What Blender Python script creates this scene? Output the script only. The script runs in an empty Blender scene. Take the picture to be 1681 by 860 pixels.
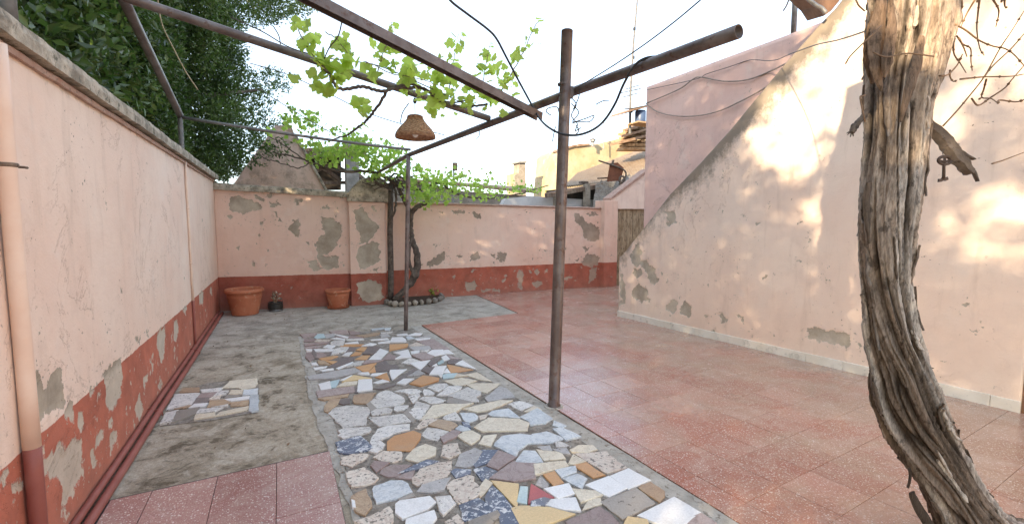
import bpy, math, random
import numpy as np
from mathutils import Vector, Matrix
random.seed(7); rng = np.random.default_rng(7)
SC = bpy.context.scene; COL = SC.collection
R = math.radians
# ---------------------------------------------------------------- camera, sky, sun, exposure
F = 770.0; CX = 840.5; CY = 430.0; H = 1.4
pitch = math.atan(64/770); yaw = R(26.3)
fw = np.array([math.sin(yaw)*math.cos(pitch), math.cos(yaw)*math.cos(pitch), -math.sin(pitch)])
rt = np.array([math.cos(yaw), -math.sin(yaw), 0.0]); up = np.cross(rt, fw)
CAM = np.array([0, 0, H])
cd = bpy.data.cameras.new('camera'); cam = bpy.data.objects.new('camera', cd); COL.objects.link(cam)
M = Matrix([[rt[0], up[0], -fw[0], 0], [rt[1], up[1], -fw[1], 0], [rt[2], up[2], -fw[2], H], [0, 0, 0, 1]])
cam.matrix_world = M
cd.sensor_width = 36; cd.lens = F/1681*36; cd.clip_start = 0.02; cd.clip_end = 800
SC.camera = cam
SUN_EL = 18.0; SUN_AZ_BACK = 33.0        # the sun stands on the -X side, turned this much towards -Y
sd = np.array([-math.cos(R(SUN_AZ_BACK))*math.cos(R(SUN_EL)), -math.sin(R(SUN_AZ_BACK))*math.cos(R(SUN_EL)), math.sin(R(SUN_EL))])
W = bpy.data.worlds.new('World'); SC.world = W; W.use_nodes = True
nt = W.node_tree; bg = nt.nodes['Background']
sky = nt.nodes.new('ShaderNodeTexSky'); sky.sky_type = 'NISHITA'; sky.sun_disc = False
sky.sun_elevation = R(SUN_EL); sky.sun_rotation = math.atan2(sd[0], sd[1]); sky.air_density = 1.0; sky.dust_density = 0.7; sky.ozone_density = 1.0
hz = nt.nodes.new('ShaderNodeMix'); hz.data_type = 'RGBA'; hz.inputs[0].default_value = .72; hz.inputs[7].default_value = (1.56, 1.76, 2.03, 1)   # thin high haze evens the whole sky
nt.links.new(sky.outputs[0], hz.inputs[6]); nt.links.new(hz.outputs[2], bg.inputs[0]); bg.inputs[1].default_value = 0.15
sl = bpy.data.lights.new('sun', 'SUN'); sl.energy = 2.1; sl.angle = R(0.7); sl.color = (1.0, 0.80, 0.54)
so = bpy.data.objects.new('sun', sl); COL.objects.link(so)
so.rotation_euler = Vector(sd).to_track_quat('Z', 'Y').to_euler(); so.location = (-8, -6, 9)
SC.view_settings.view_transform = 'Standard'; SC.view_settings.look = 'None'
SC.view_settings.exposure = 2.5; SC.view_settings.gamma = 1.0
# ---------------------------------------------------------------- points in the place from sight lines
def ray(x, y): return fw*F + rt*(x-CX) - up*(y-CY)
def G(x, y, z=0.0):                       # on a level plane
    d = ray(x, y); return CAM + d*((z-H)/d[2])
def PX(x, y, dep):                        # at a depth
    return CAM + ray(x, y)*(dep/F)
def OW(a, b, x, y):                       # on the vertical plane through a and b
    n = np.array([-(b[1]-a[1]), b[0]-a[0], 0.0]); d = ray(x, y)
    return CAM + d*(np.dot(n, np.array([a[0], a[1], H])-CAM)/np.dot(n, d))
def hash3(i, j, k, s):
    n = (i*374761393 + j*668265263 + k*2147483647 + s*1274126177) & 0xffffffff
    n = ((n ^ (n >> 13))*1274126177) & 0xffffffff
    n = ((n ^ (n >> 16))*2246822519) & 0xffffffff
    return ((n ^ (n >> 15)) & 0xffffff)/float(0xffffff)
def vnoise(P, seed=0):                    # value noise in 3D, -1..1
    P = np.asarray(P, float); I = np.floor(P).astype(np.int64); f = P-I; f = f*f*(3-2*f)
    r = 0
    for a in (0, 1):
        for b in (0, 1):
            for c in (0, 1):
                w = (f[:, 0] if a else 1-f[:, 0])*(f[:, 1] if b else 1-f[:, 1])*(f[:, 2] if c else 1-f[:, 2])
                r = r + w*hash3(I[:, 0]+a, I[:, 1]+b, I[:, 2]+c, seed)
    return r*2-1
def fbm(P, oct=4, seed=0):
    r = 0; a = 1.0; P = np.asarray(P, float)
    for o in range(oct): r = r + a*vnoise(P*(2**o), seed+o); a *= .5
    return r
# ---------------------------------------------------------------- materials
class NT:
    def __init__(s, name):
        s.m = bpy.data.materials.new(name); s.m.use_nodes = True; s.t = s.m.node_tree
        s.b = s.t.nodes['Principled BSDF']; s.pos = None
    def n(s, typ, **kw):
        x = s.t.nodes.new(typ)
        for k, v in kw.items(): setattr(x, k, v)
        return x
    def L(s, a, b): s.t.links.new(a, b)
    def setin(s, node, key, v):
        if hasattr(v, 'is_output') or isinstance(v, bpy.types.NodeSocket): s.L(v, node.inputs[key])
        else: node.inputs[key].default_value = v
    def math(s, op, a, b=0.0, clamp=False):
        x = s.n('ShaderNodeMath', operation=op); x.use_clamp = clamp; s.setin(x, 0, a); s.setin(x, 1, b); return x.outputs[0]
    def mix(s, f, a, b, mode='MIX'):
        x = s.n('ShaderNodeMix', data_type='RGBA', blend_type=mode)
        s.setin(x, 0, f)
        for i, v in ((6, a), (7, b)):
            if isinstance(v, (tuple, list)): v = tuple(v)+(1,) if len(v) == 3 else v
            s.setin(x, i, v)
        return x.outputs[2]
    def coord(s, kind='pos', scale=(1, 1, 1), rnd=False):
        if kind == 'pos': o = s.n('ShaderNodeNewGeometry').outputs['Position']
        else: o = s.n('ShaderNodeTexCoord').outputs['Object']
        if rnd:
            r = s.n('ShaderNodeObjectInfo').outputs['Random']; c = s.n('ShaderNodeCombineXYZ')
            for i, k in enumerate((37., 91., 53.)): s.L(s.math('MULTIPLY', r, k), c.inputs[i])
            v = s.n('ShaderNodeVectorMath', operation='ADD'); s.L(o, v.inputs[0]); s.L(c.outputs[0], v.inputs[1]); o = v.outputs[0]
        if scale != (1, 1, 1):
            m = s.n('ShaderNodeMapping'); m.inputs['Scale'].default_value = scale; s.L(o, m.inputs[0]); o = m.outputs[0]
        return o
    def noise(s, v, sc, det=4, rough=.55, dist=0.0):
        x = s.n('ShaderNodeTexNoise'); s.L(v, x.inputs['Vector']); x.inputs['Scale'].default_value = sc
        x.inputs['Detail'].default_value = det; x.inputs['Roughness'].default_value = rough; x.inputs['Distortion'].default_value = dist
        return x.outputs[0]
    def vor(s, v, sc, feat='F1', out='Distance'):
        x = s.n('ShaderNodeTexVoronoi', feature=feat); s.L(v, x.inputs['Vector']); x.inputs['Scale'].default_value = sc; return x.outputs[out]
    def ramp(s, f, a, b, c0=0.0, c1=1.0):
        x = s.n('ShaderNodeMapRange'); s.setin(x, 0, f); s.setin(x, 1, a); s.setin(x, 2, b); s.setin(x, 3, c0); s.setin(x, 4, c1); return x.outputs[0]
    def attr(s, name):
        x = s.n('ShaderNodeAttribute'); x.attribute_name = name; return x
    def sepz(s, v, i=2):
        x = s.n('ShaderNodeSeparateXYZ'); s.L(v, x.inputs[0]); return x.outputs[i]
    def bump(s, h, strength=.3, dist=.01):
        x = s.n('ShaderNodeBump'); x.inputs['Strength'].default_value = strength; x.inputs['Distance'].default_value = dist
        s.L(h, x.inputs['Height']); s.L(x.outputs[0], s.b.inputs['Normal'])
    def fin(s, col=None, rough=.8, metal=0.0, spec=.5):
        if col is not None:
            if isinstance(col, (tuple, list)): s.b.inputs['Base Color'].default_value = tuple(col)+(1,)
            else: s.L(col, s.b.inputs['Base Color'])
        s.setin(s.b, 'Roughness', rough); s.b.inputs['Metallic'].default_value = metal
        s.b.inputs['Specular IOR Level'].default_value = spec
        return s.m
MC = {}
def simple(name, a, b, sc=8, rough=.8, bs=.3, bd=.005, bsc=40, metal=0.0, spec=.5, kind='pos', stretch=(1, 1, 1), rnd=False, c=None):
    s = NT(name); v = s.coord(kind, stretch, rnd)
    n1 = s.noise(v, sc, 5, .6); col = s.mix(s.ramp(n1, .38, .62), a, b)
    if c is not None: col = s.mix(s.ramp(s.noise(v, sc*2.7, 5, .65), .56, .66), col, c)
    n2 = s.noise(v, bsc, 5, .65)
    col = s.mix(.35, col, s.mix(n2, (.35, .35, .35), (1.4, 1.4, 1.4)), 'MULTIPLY') if False else col
    s.bump(s.math('ADD', n2, s.math('MULTIPLY', n1, .5)), bs, bd)
    MC[name] = s.fin(col, rough, metal, spec); return MC[name]
PINK = (.79, .58, .46); PINK2 = (.83, .66, .54)
def plaster(name, pink=PINK, pink2=PINK2, dado=(.37, .118, .074), dadoz=.545, under=(.34, .285, .215), under2=(.48, .41, .32), grime=0.0, slope=None, bright_under=None):
    s = NT(name); v = s.coord()
    z = s.sepz(v)
    n_big = s.noise(v, 1.1, 5, .6); n_mid = s.noise(v, 6, 6, .65); n_f = s.noise(v, 45, 5, .7)
    vs = s.coord('pos', (6, 6, .9)); streak = s.noise(vs, 1.6, 5, .65)
    col = s.mix(s.ramp(n_big, .35, .65), pink, pink2)
    col = s.mix(s.math('MULTIPLY', s.ramp(n_mid, .5, .75), .35), col, tuple(c*.82 for c in pink))
    col = s.mix(s.math('MULTIPLY', s.ramp(streak, .55, .72), .28), col, (.50, .36, .27))
    pale = s.ramp(s.noise(v, 2.6, 6, .7), .58, .68)
    col = s.mix(s.math('MULTIPLY', pale, .35), col, (.80, .68, .59))
    g = s.math('ADD', s.attr('grime').outputs['Fac'], grime)
    gn = s.math('ADD', s.math('MULTIPLY', s.math('SUBTRACT', s.noise(v, 6, 8, .8), .5), 1.3), s.math('MULTIPLY', s.math('SUBTRACT', streak, .5), .5)); g2 = s.ramp(s.math('ADD', g, gn), .32, .70)
    if dadoz:
        wob = s.math('MULTIPLY', s.math('SUBTRACT', s.noise(v, 14, 3, .6), .5), .018)
        zz = s.math('ADD', z, wob)
        dm = s.ramp(zz, dadoz-.002, dadoz+.002, 1, 0)
        dc = s.mix(s.ramp(n_mid, .35, .7), dado, tuple(c*1.45 for c in dado))
        dc = s.mix(s.math('MULTIPLY', s.ramp(n_f, .55, .75), .35), dc, (.42, .17, .115))
        dc = s.mix(s.math('MULTIPLY', s.ramp(s.noise(v, 3.1, 6, .7), .52, .7), .35), dc, (.46, .20, .14))
        # scuffed, dusty foot of the wall
        dc = s.mix(s.math('MULTIPLY', s.ramp(z, 0.0, .10, 1, 0), .25), dc, (.30, .2, .15))
        col = s.mix(dm, col, dc)
    col = s.mix(s.math('MULTIPLY', g2, .8), col, (.155, .135, .10))
    pe = s.attr('peel').outputs['Fac']
    pe = s.math('SUBTRACT', pe, .2)
    p = s.math('ADD', pe, s.math('MULTIPLY', s.math('SUBTRACT', s.noise(v, 48, 4, .7), .5), .034))
    p = s.math('ADD', p, s.math('MULTIPLY', s.math('SUBTRACT', s.noise(v, 15, 5, .65), .5), .10))
    # paint lost in small flakes round the bigger losses
    chips = s.ramp(s.noise(v, 30, 5, .62), .635, .655); near = s.ramp(s.math('ADD', pe, s.math('MULTIPLY', s.noise(v, 3, 3, .6), .14)), .0, .03)
    chips = s.math('MULTIPLY', chips, near)
    pm = s.math('MAXIMUM', s.ramp(p, -.0012, .0012), chips)
    rim = s.math('MULTIPLY', s.ramp(p, -.007, -.002), s.math('SUBTRACT', 1.0, pm))
    un = s.mix(s.ramp(s.noise(v, 5, 6, .7), .38, .62), under, under2)
    un = s.mix(s.math('MULTIPLY', s.ramp(n_f, .35, .7), .35), un, tuple(c*.65 for c in under))
    un = s.mix(s.math('MULTIPLY', s.ramp(s.noise(v, 2.2, 3, .5), .5, .62), .5), un, tuple(min(1, c*1.25) for c in under2))
    if bright_under:
        un = s.mix(s.ramp(z, dadoz-.03, dadoz+.03, 1, 0), un, s.mix(s.ramp(s.noise(v, 7, 6, .7), .3, .7), bright_under, tuple(c*.72 for c in bright_under)))
    col = s.mix(s.math('MULTIPLY', rim, .35), col, (.74, .63, .53))
    col = s.mix(pm, col, un)
    # pin holes and small flakes where paint is lost
    pit = s.math('MULTIPLY', s.ramp(s.noise(v, 38, 2, .5), .70, .74), s.ramp(s.noise(v, 1.7, 3, .6), .45, .6))
    col = s.mix(s.math('MULTIPLY', pit, .75), col, (.24, .18, .13))
    cr = s.ramp(s.vor(s.coord('pos', (1, 1, 1)), 1.4, 'DISTANCE_TO_EDGE'), .010, .002) if False else s.ramp(s.math('ABSOLUTE', s.math('SUBTRACT', s.noise(v, 1.3, 7, .68, 1.2), .5)), .0045, .0012)
    cr = s.math('MULTIPLY', cr, s.ramp(s.noise(v, .9, 3, .5), .50, .60)); col = s.mix(s.math('MULTIPLY', cr, .16), col, (.36, .26, .20))
    damp = s.math('MULTIPLY', s.ramp(s.math('ADD', z, s.math('MULTIPLY', s.noise(v, 1.8, 6, .7), 1.1)), 1.05, .45), .30); col = s.mix(damp, col, s.mix(.5, col, (.50, .36, .28)))
    h = s.math('ADD', s.math('MULTIPLY', n_f, .5), s.math('MULTIPLY', s.math('SUBTRACT', 1.0, pm), 1.8)); h = s.math('SUBTRACT', h, cr)
    h = s.math('ADD', h, s.math('MULTIPLY', n_mid, .8)); h = s.math('SUBTRACT', h, s.math('MULTIPLY', pit, 1.2))
    s.bump(h, .65, .007)
    return s.fin(col, .88, spec=.25)
MC['plaster_side'] = plaster('plaster_side', bright_under=(.62, .52, .41))
MC['plaster_back'] = plaster('plaster_back', pink=(.72, .48, .37), pink2=(.77, .56, .45), dado=(.27, .075, .048), under=(.34, .275, .205), under2=(.47, .40, .31))
MC['plaster_backright'] = plaster('plaster_backright', pink=(.78, .51, .39), pink2=(.81, .59, .47), dado=(.34, .095, .058), under=(.30, .23, .17), under2=(.42, .33, .25), bright_under=(.50, .36, .27))
MC['plaster_stair'] = plaster('plaster_stair', pink=(.84, .65, .53), pink2=(.88, .73, .61), dadoz=0, under=(.42, .36, .28), under2=(.55, .49, .40))
MC['plaster_house'] = plaster('plaster_house', grime=-.1, pink=(.78, .52, .44), pink2=(.82, .58, .50), dadoz=0)
MC['plaster_hood'] = plaster('plaster_hood', grime=.38, pink=(.56, .38, .30), pink2=(.64, .47, .38), dadoz=0, under=(.16, .13, .10), under2=(.28, .24, .19))
MC['plaster_yellow'] = plaster('plaster_yellow', pink=(.42, .31, .17), pink2=(.52, .42, .27), grime=.25, dadoz=0, under=(.40, .28, .12), under2=(.5, .4, .22))
simple('coping', (.24, .205, .155), (.52, .45, .35), 9, .95, .8, .02, 30, c=(.13, .12, .085))
simple('coping_pink', (.40, .24, .18), (.46, .31, .24), 14, .9, .5, .01, 60, c=(.2, .15, .12))
simple('pipe_metal', (.115, .083, .073), (.19, .155, .142), 7, .42, .25, .003, 60, metal=.25, c=(.10, .05, .035))
simple('galvanised', (.30, .30, .30), (.22, .21, .2), 12, .5, .2, .003, 50, metal=.5)
simple('pipe_grey', (.13, .125, .12), (.21, .20, .185), 12, .6, .3, .003, 50, metal=.3, c=(.12, .08, .06))
simple('pipe_pink', (.74, .52, .39), (.79, .60, .47), 5, .6, .2, .003, 50)
simple('pipe_red', (.25, .07, .05), (.31, .10, .075), 5, .55, .2, .003, 50)
simple('cable', (.018, .018, .02), (.03, .03, .03), 20, .5, .1, .001, 60)
simple('wire', (.06, .05, .045), (.09, .075, .065), 20, .6, .1, .001, 60)
simple('wire_pale', (.34, .27, .22), (.25, .2, .16), 20, .6, .1, .001, 60)
simple('terracotta', (.40, .12, .055), (.48, .165, .08), 5, .75, .3, .004, 60, c=(.50, .25, .15))
simple('soil', (.045, .03, .02), (.08, .055, .035), 30, .95, .8, .02, 60)
simple('rubble', (.30, .27, .23), (.18, .15, .12), 25, .95, .8, .02, 60)
simple('dark_pot', (.02, .018, .015), (.04, .035, .028), 20, .5, .2, .003, 60)
simple('old_wood', (.12, .08, .055), (.24, .18, .13), 4, .9, .7, .01, 18, stretch=(3, 3, .6), c=(.07, .05, .035))
simple('door_wood', (.26, .19, .11), (.44, .35, .23), 5, .9, .7, .01, 20, stretch=(4, 4, 1), c=(.05, .04, .025))
simple('brown_door', (.19, .095, .05), (.25, .14, .08), 3, .6, .3, .004, 30, stretch=(5, 5, .5))
simple('vine_wood', (.075, .055, .042), (.15, .115, .09), 12, .9, .9, .01, 50, c=(.05, .035, .028))
simple('twig', (.16, .095, .055), (.26, .16, .09), 20, .8, .4, .003, 70)
simple('shoot', (.20, .22, .07), (.25, .16, .08), 20, .7, .2, .002, 60)
simple('rust', (.11, .036, .016), (.17, .06, .026), 9, .85, .4, .004, 50, c=(.10, .035, .02))
simple('key_iron', (.075, .05, .04), (.13, .085, .06), 30, .7, .5, .003, 80, metal=.4)
simple('ceramic_skirting', (.72, .67, .58), (.80, .76, .68), 4, .35, .05, .001, 30, rnd=True, c=(.55, .52, .45))
simple('concrete_post', (.22, .21, .19), (.36, .34, .31), 6, .9, .5, .008, 40)
simple('roof_sheet', (.30, .22, .15), (.40, .31, .22), 5, .8, .3, .006, 30, c=(.20, .14, .09))
simple('roof_tile', (.24, .14, .085), (.34, .225, .15), 6, .85, .4, .01, 30, c=(.2, .14, .1))
simple('white_wall', (.50, .49, .47), (.60, .58, .55), 3, .85, .2, .004, 30)
simple('far_stone', (.26, .22, .17), (.36, .31, .25), 5, .9, .6, .01, 30, c=(.16, .13, .10))
simple('inside_shade', (.02, .016, .012), (.045, .035, .027), 4, .95, .5, .01, 30)  # near-black in place of shade inside the open sheds
simple('brick', (.32, .19, .10), (.46, .31, .18), 9, .9, .5, .008, 60, rnd=True)
simple('tank_blue', (.05, .08, .16), (.07, .11, .2), 6, .4, .1, .002, 30)
simple('rope', (.42, .34, .22), (.5, .42, .28), 30, .9, .3, .002, 90)
simple('bulb', (.85, .83, .78), (.85, .83, .78), 3, .15, 0, .001, 10)
simple('porcelain', (.55, .53, .48), (.6, .58, .54), 3, .3, 0, .001, 10)
def mk_wicker():
    s = NT('wicker'); v = s.coord('obj')
    n = s.noise(v, 60, 3); a = s.attr('weave').outputs['Fac']
    col = s.mix(a, (.30, .16, .09), (.72, .48, .32)); col = s.mix(s.ramp(n, .4, .65), col, s.mix(a, (.16, .08, .045), (.48, .27, .16)))
    s.bump(n, .4, .003); return s.fin(col, .8)
MC['wicker'] = mk_wicker()
def mk_leaf(name, a, b, trans, tcol, rough=.45, var=True, spec=.5):
    s = NT(name); v = s.coord('pos')
    if var: r = s.math('ADD', s.math('MULTIPLY', s.n('ShaderNodeObjectInfo').outputs['Random'], .6), s.math('MULTIPLY', s.noise(v, 7, 3), .5))
    else: r = s.attr('tone').outputs['Fac']
    col = s.mix(s.ramp(r, .2, .9), a, b)
    s.fin(col, rough, spec=spec)
    tr = s.n('ShaderNodeBsdfTranslucent'); s.setin(tr, 0, s.mix(s.ramp(r, .2, .9), tcol, tuple(min(1, c*1.25) for c in tcol)))
    mx = s.n('ShaderNodeMixShader'); mx.inputs[0].default_value = trans
    s.L(s.b.outputs[0], mx.inputs[1]); s.L(tr.outputs[0], mx.inputs[2]); s.L(mx.outputs[0], s.t.nodes['Material Output'].inputs[0])
    MC[name] = s.m
mk_leaf('leaf_tree', (.020, .040, .012), (.14, .195, .055), .25, (.11, .22, .035), .32, False)
mk_leaf('leaf_vine', (.22, .33, .05), (.44, .46, .12), .6, (.60, .76, .14), .5, True)
mk_leaf('leaf_backvine', (.16, .27, .05), (.36, .42, .10), .55, (.50, .72, .12), .5, False)
# ---- ground materials
def mk_concrete():
    s = NT('concrete'); v = s.coord()
    b = s.noise(v, .8, 6, .62, .6); m = s.noise(v, 4.2, 8, .72, .4); f = s.noise(v, 34, 6, .75); x = s.noise(v, 130, 3, .7)
    col = s.mix(s.ramp(b, .36, .62), (.23, .185, .13), (.46, .395, .305))
    col = s.mix(s.math('MULTIPLY', s.ramp(m, .51, .60), .9), col, (.47, .41, .33))
    col = s.mix(s.math('MULTIPLY', s.ramp(m, .47, .38), .85), col, (.095, .072, .045))
    m2 = s.noise(v, 11, 7, .75, .8); col = s.mix(s.math('MULTIPLY', s.ramp(m2, .54, .62), .55), col, (.50, .44, .36)); col = s.mix(s.math('MULTIPLY', s.ramp(m2, .44, .36), .6), col, (.12, .095, .065))
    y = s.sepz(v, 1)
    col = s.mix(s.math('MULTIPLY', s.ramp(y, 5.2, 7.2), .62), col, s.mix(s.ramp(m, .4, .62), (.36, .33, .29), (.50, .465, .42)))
    col = s.mix(.55, col, s.mix(s.ramp(f, .3, .7), (.5, .5, .5), (1.45, 1.45, 1.45)), 'MULTIPLY')
    col = s.mix(.4, col, s.mix(s.ramp(x, .3, .7), (.55, .55, .55), (1.4, 1.4, 1.4)), 'MULTIPLY')
    s.bump(s.math('ADD', f, s.math('MULTIPLY', m, 1.6)), .7, .012); return s.fin(col, .9, spec=.3)
MC['concrete'] = mk_concrete()
simple('mortar', (.36, .33, .285), (.50, .465, .41), 9, .92, 1.0, .014, 40, c=(.22, .19, .155))
simple('grout', (.20, .172, .142), (.38, .34, .29), 16, .95, 1.0, .016, 60, c=(.11, .09, .08))
simple('grout_dark', (.06, .05, .045), (.11, .09, .08), 15, .95, .6, .01, 60)
def mk_terrazzo(name, base1, base2, tan, tanx):
    s = NT(name); v = s.coord(); r = s.n('ShaderNodeObjectInfo').outputs['Random']
    col = s.mix(r, base1, base2)
    x = s.sepz(v, 0); y = s.sepz(v, 1)
    if tanx:
        k = s.math('ADD', s.ramp(s.math('ADD', x, s.math('MULTIPLY', y, -.28)), .6, 3.4), s.math('MULTIPLY', s.math('SUBTRACT', s.noise(v, 1.6, 6, .7, .8), .5), 2.2))
        col = s.mix(s.math('MULTIPLY', s.ramp(k, .25, 1.0), .8), col, tan)
        col = s.mix(s.math('MULTIPLY', s.ramp(s.noise(v, 1.1, 4, .6, .5), .50, .62), .4), col, (.40, .115, .07))
    for sc, th, c in ((42, .085, (.86, .80, .74)), (90, .20, (.76, .64, .56)), (55, .14, (.82, .74, .66)), (110, .18, (.17, .06, .05)), (170, .22, (.62, .48, .42))):
        d = s.vor(s.coord('pos', (1, 1, .01)), sc); rnd = s.vor(s.coord('pos', (1, 1, .01)), sc, 'F1', 'Color')
        keep = s.ramp(s.sepz(rnd, 0), .45, .5)
        col = s.mix(s.math('MULTIPLY', s.math('MULTIPLY', s.ramp(d, th+.12, th), keep), .7), col, c)
    dust = s.ramp(s.noise(v, 2.6, 7, .75, 1.2), .46, .68)
    col = s.mix(s.math('MULTIPLY', dust, .42), col, (.55, .44, .36))
    sc_ = s.noise(s.coord('pos', (1.2, 6, 1)), 3, 7, .8, 1.0)
    col = s.mix(s.math('MULTIPLY', s.ramp(sc_, .58, .66), .3), col, (.62, .5, .43))
    s.bump(s.noise(v, 60, 5, .7), .12, .003)
    rg = s.ramp(s.noise(v, 2.1, 6, .7), .3, .7, .10, .34)
    return s.fin(col, rg, spec=.5)
MC['terrazzo'] = mk_terrazzo('terrazzo', (.34, .14, .10), (.50, .265, .20), (.40, .28, .195), True)
MC['terrazzo_left'] = mk_terrazzo('terrazzo_left', (.31, .145, .125), (.40, .215, .185), (.36, .25, .18), False)
def mk_stone(code, a, b, vein=None, spots=0.0, spot=(.12, .10, .08), rough=.5, brec=None):
    s = NT('stone_'+code); v = s.coord('pos', (1, 1, 1), True); r = s.n('ShaderNodeObjectInfo').outputs['Random']
    col = s.mix(s.ramp(s.math('ADD', s.math('MULTIPLY', r, .6), s.math('MULTIPLY', s.noise(v, 9, 5, .6, .8), .6)), .25, .85), a, b)
    if vein:
        n = s.noise(v, 7, 6, .65, 1.8); vv = s.ramp(s.math('ABSOLUTE', s.math('SUBTRACT', n, .5)), .035, .0)
        col = s.mix(s.math('MULTIPLY', vv, .6), col, vein)
        col = s.mix(s.math('MULTIPLY', s.ramp(s.noise(v, 14, 5, .7, 1), .52, .7), .4), col, vein)
    if brec:
        n = s.noise(v, 13, 5, .75, 1.5); n2 = s.noise(v, 34, 4, .7, 1.0)
        col = s.mix(s.ramp(s.math('ADD', s.math('MULTIPLY', n, .6), s.math('MULTIPLY', n2, .4)), .525, .545), col, brec)
    if spots:
        n = s.noise(v, 46, 3, .6); col = s.mix(s.math('MULTIPLY', s.ramp(n, .70-spots*.1, .73-spots*.1), .85), col, spot)
    gr = s.noise(v, 110, 4, .7)
    col = s.mix(.35, col, s.mix(s.ramp(gr, .3, .7), (.6, .6, .6), (1.35, 1.35, 1.35)), 'MULTIPLY')
    col = s.mix(s.math('MULTIPLY', s.ramp(s.noise(v, 5, 6, .75), .52, .7), .3), col, (.34, .29, .23))
    s.bump(s.math('ADD', gr, s.noise(v, 18, 4, .6)), .35, .003)
    MC['stone_'+code] = s.fin(col, rough, spec=.45)
mk_stone('w', (.58, .545, .50), (.74, .71, .67), vein=(.34, .31, .31), spots=.9)
mk_stone('x', (.74, .73, .72), (.82, .81, .80), rough=.3)
mk_stone('p', (.58, .50, .42), (.70, .62, .53), vein=(.42, .28, .22), spots=1.2)
mk_stone('c', (.62, .54, .42), (.74, .67, .54), vein=(.48, .38, .27), spots=.3)
mk_stone('t', (.38, .26, .165), (.48, .35, .23), vein=(.28, .17, .11), spots=.5)
mk_stone('o', (.50, .26, .115), (.60, .34, .16), spots=.2)
mk_stone('y', (.62, .42, .20), (.70, .52, .28), spots=.1)
mk_stone('m', (.29, .215, .20), (.42, .335, .31), vein=(.2, .13, .12))
mk_stone('g', (.30, .28, .27), (.42, .40, .39), vein=(.55, .52, .5), spots=.6)
mk_stone('k', (.13, .10, .095), (.20, .165, .155), spots=.9, spot=(.3, .27, .25))
mk_stone('b', (.46, .49, .51), (.66, .68, .69), vein=(.28, .33, .39))
mk_stone('d', (.07, .09, .14), (.16, .18, .24), brec=(.60, .61, .63))
mk_stone('r', (.38, .075, .085), (.44, .12, .12))
mk_stone('a', (.35, .48, .50), (.45, .56, .58))
mk_stone('e', (.24, .21, .18), (.36, .32, .28), spots=.6)
# ---------------------------------------------------------------- object helpers
def tag(o, label=None, cat=None, group=None, kind=None):
    if label: o['label'] = label
    if cat: o['category'] = cat
    if group: o['group'] = group
    if kind: o['kind'] = kind
    return o
def thing(name, label, cat, loc=(0, 0, 0), group=None):
    o = bpy.data.objects.new(name, None); COL.objects.link(o); o.location = loc; o.empty_display_size = .2
    o['base'] = 1; del o['base']
    return tag(o, label, cat, group)
def wloc(o):
    l = Vector((0, 0, 0))
    while o is not None: l += o.location; o = o.parent
    return l
def mesh(name, V, Fc, mat, parent=None, smooth=False, center=False, attrs=None, base=None):
    """V in world coordinates; parts are stored relative to their parent"""
    V = np.asarray(V, float).reshape(-1, 3)
    off = np.array(wloc(parent)) if parent is not None else np.zeros(3)
    loc = np.zeros(3)
    if center: loc = np.array([V[:, 0].mean(), V[:, 1].mean(), V[:, 2].min()])-off
    if base is not None: loc = np.array(base, float)-off
    me = bpy.data.meshes.new(name); Vl = V-off-loc
    if isinstance(Fc, np.ndarray):
        nf, k = Fc.shape
        me.vertices.add(len(Vl)); me.vertices.foreach_set('co', Vl.ravel().astype(np.float32))
        me.loops.add(nf*k); me.loops.foreach_set('vertex_index', Fc.ravel().astype(np.int32))
        me.polygons.add(nf); me.polygons.foreach_set('loop_start', np.arange(0, nf*k, k, dtype=np.int32))
        me.update(calc_edges=True)
    else:
        me.from_pydata([tuple(v) for v in Vl], [], [tuple(f) for f in Fc]); me.update()
    if attrs:
        for k_, a in attrs.items():
            at = me.attributes.new(k_, 'FLOAT', 'POINT'); at.data.foreach_set('value', np.asarray(a, np.float32))
    if mat is not None:
        me.materials.append(MC[mat] if isinstance(mat, str) else mat)
    if smooth: me.polygons.foreach_set('use_smooth', [True]*len(me.polygons))
    o = bpy.data.objects.new(name, me); COL.objects.link(o)
    if parent is not None: o.parent = parent
    o.location = loc
    return o
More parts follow.
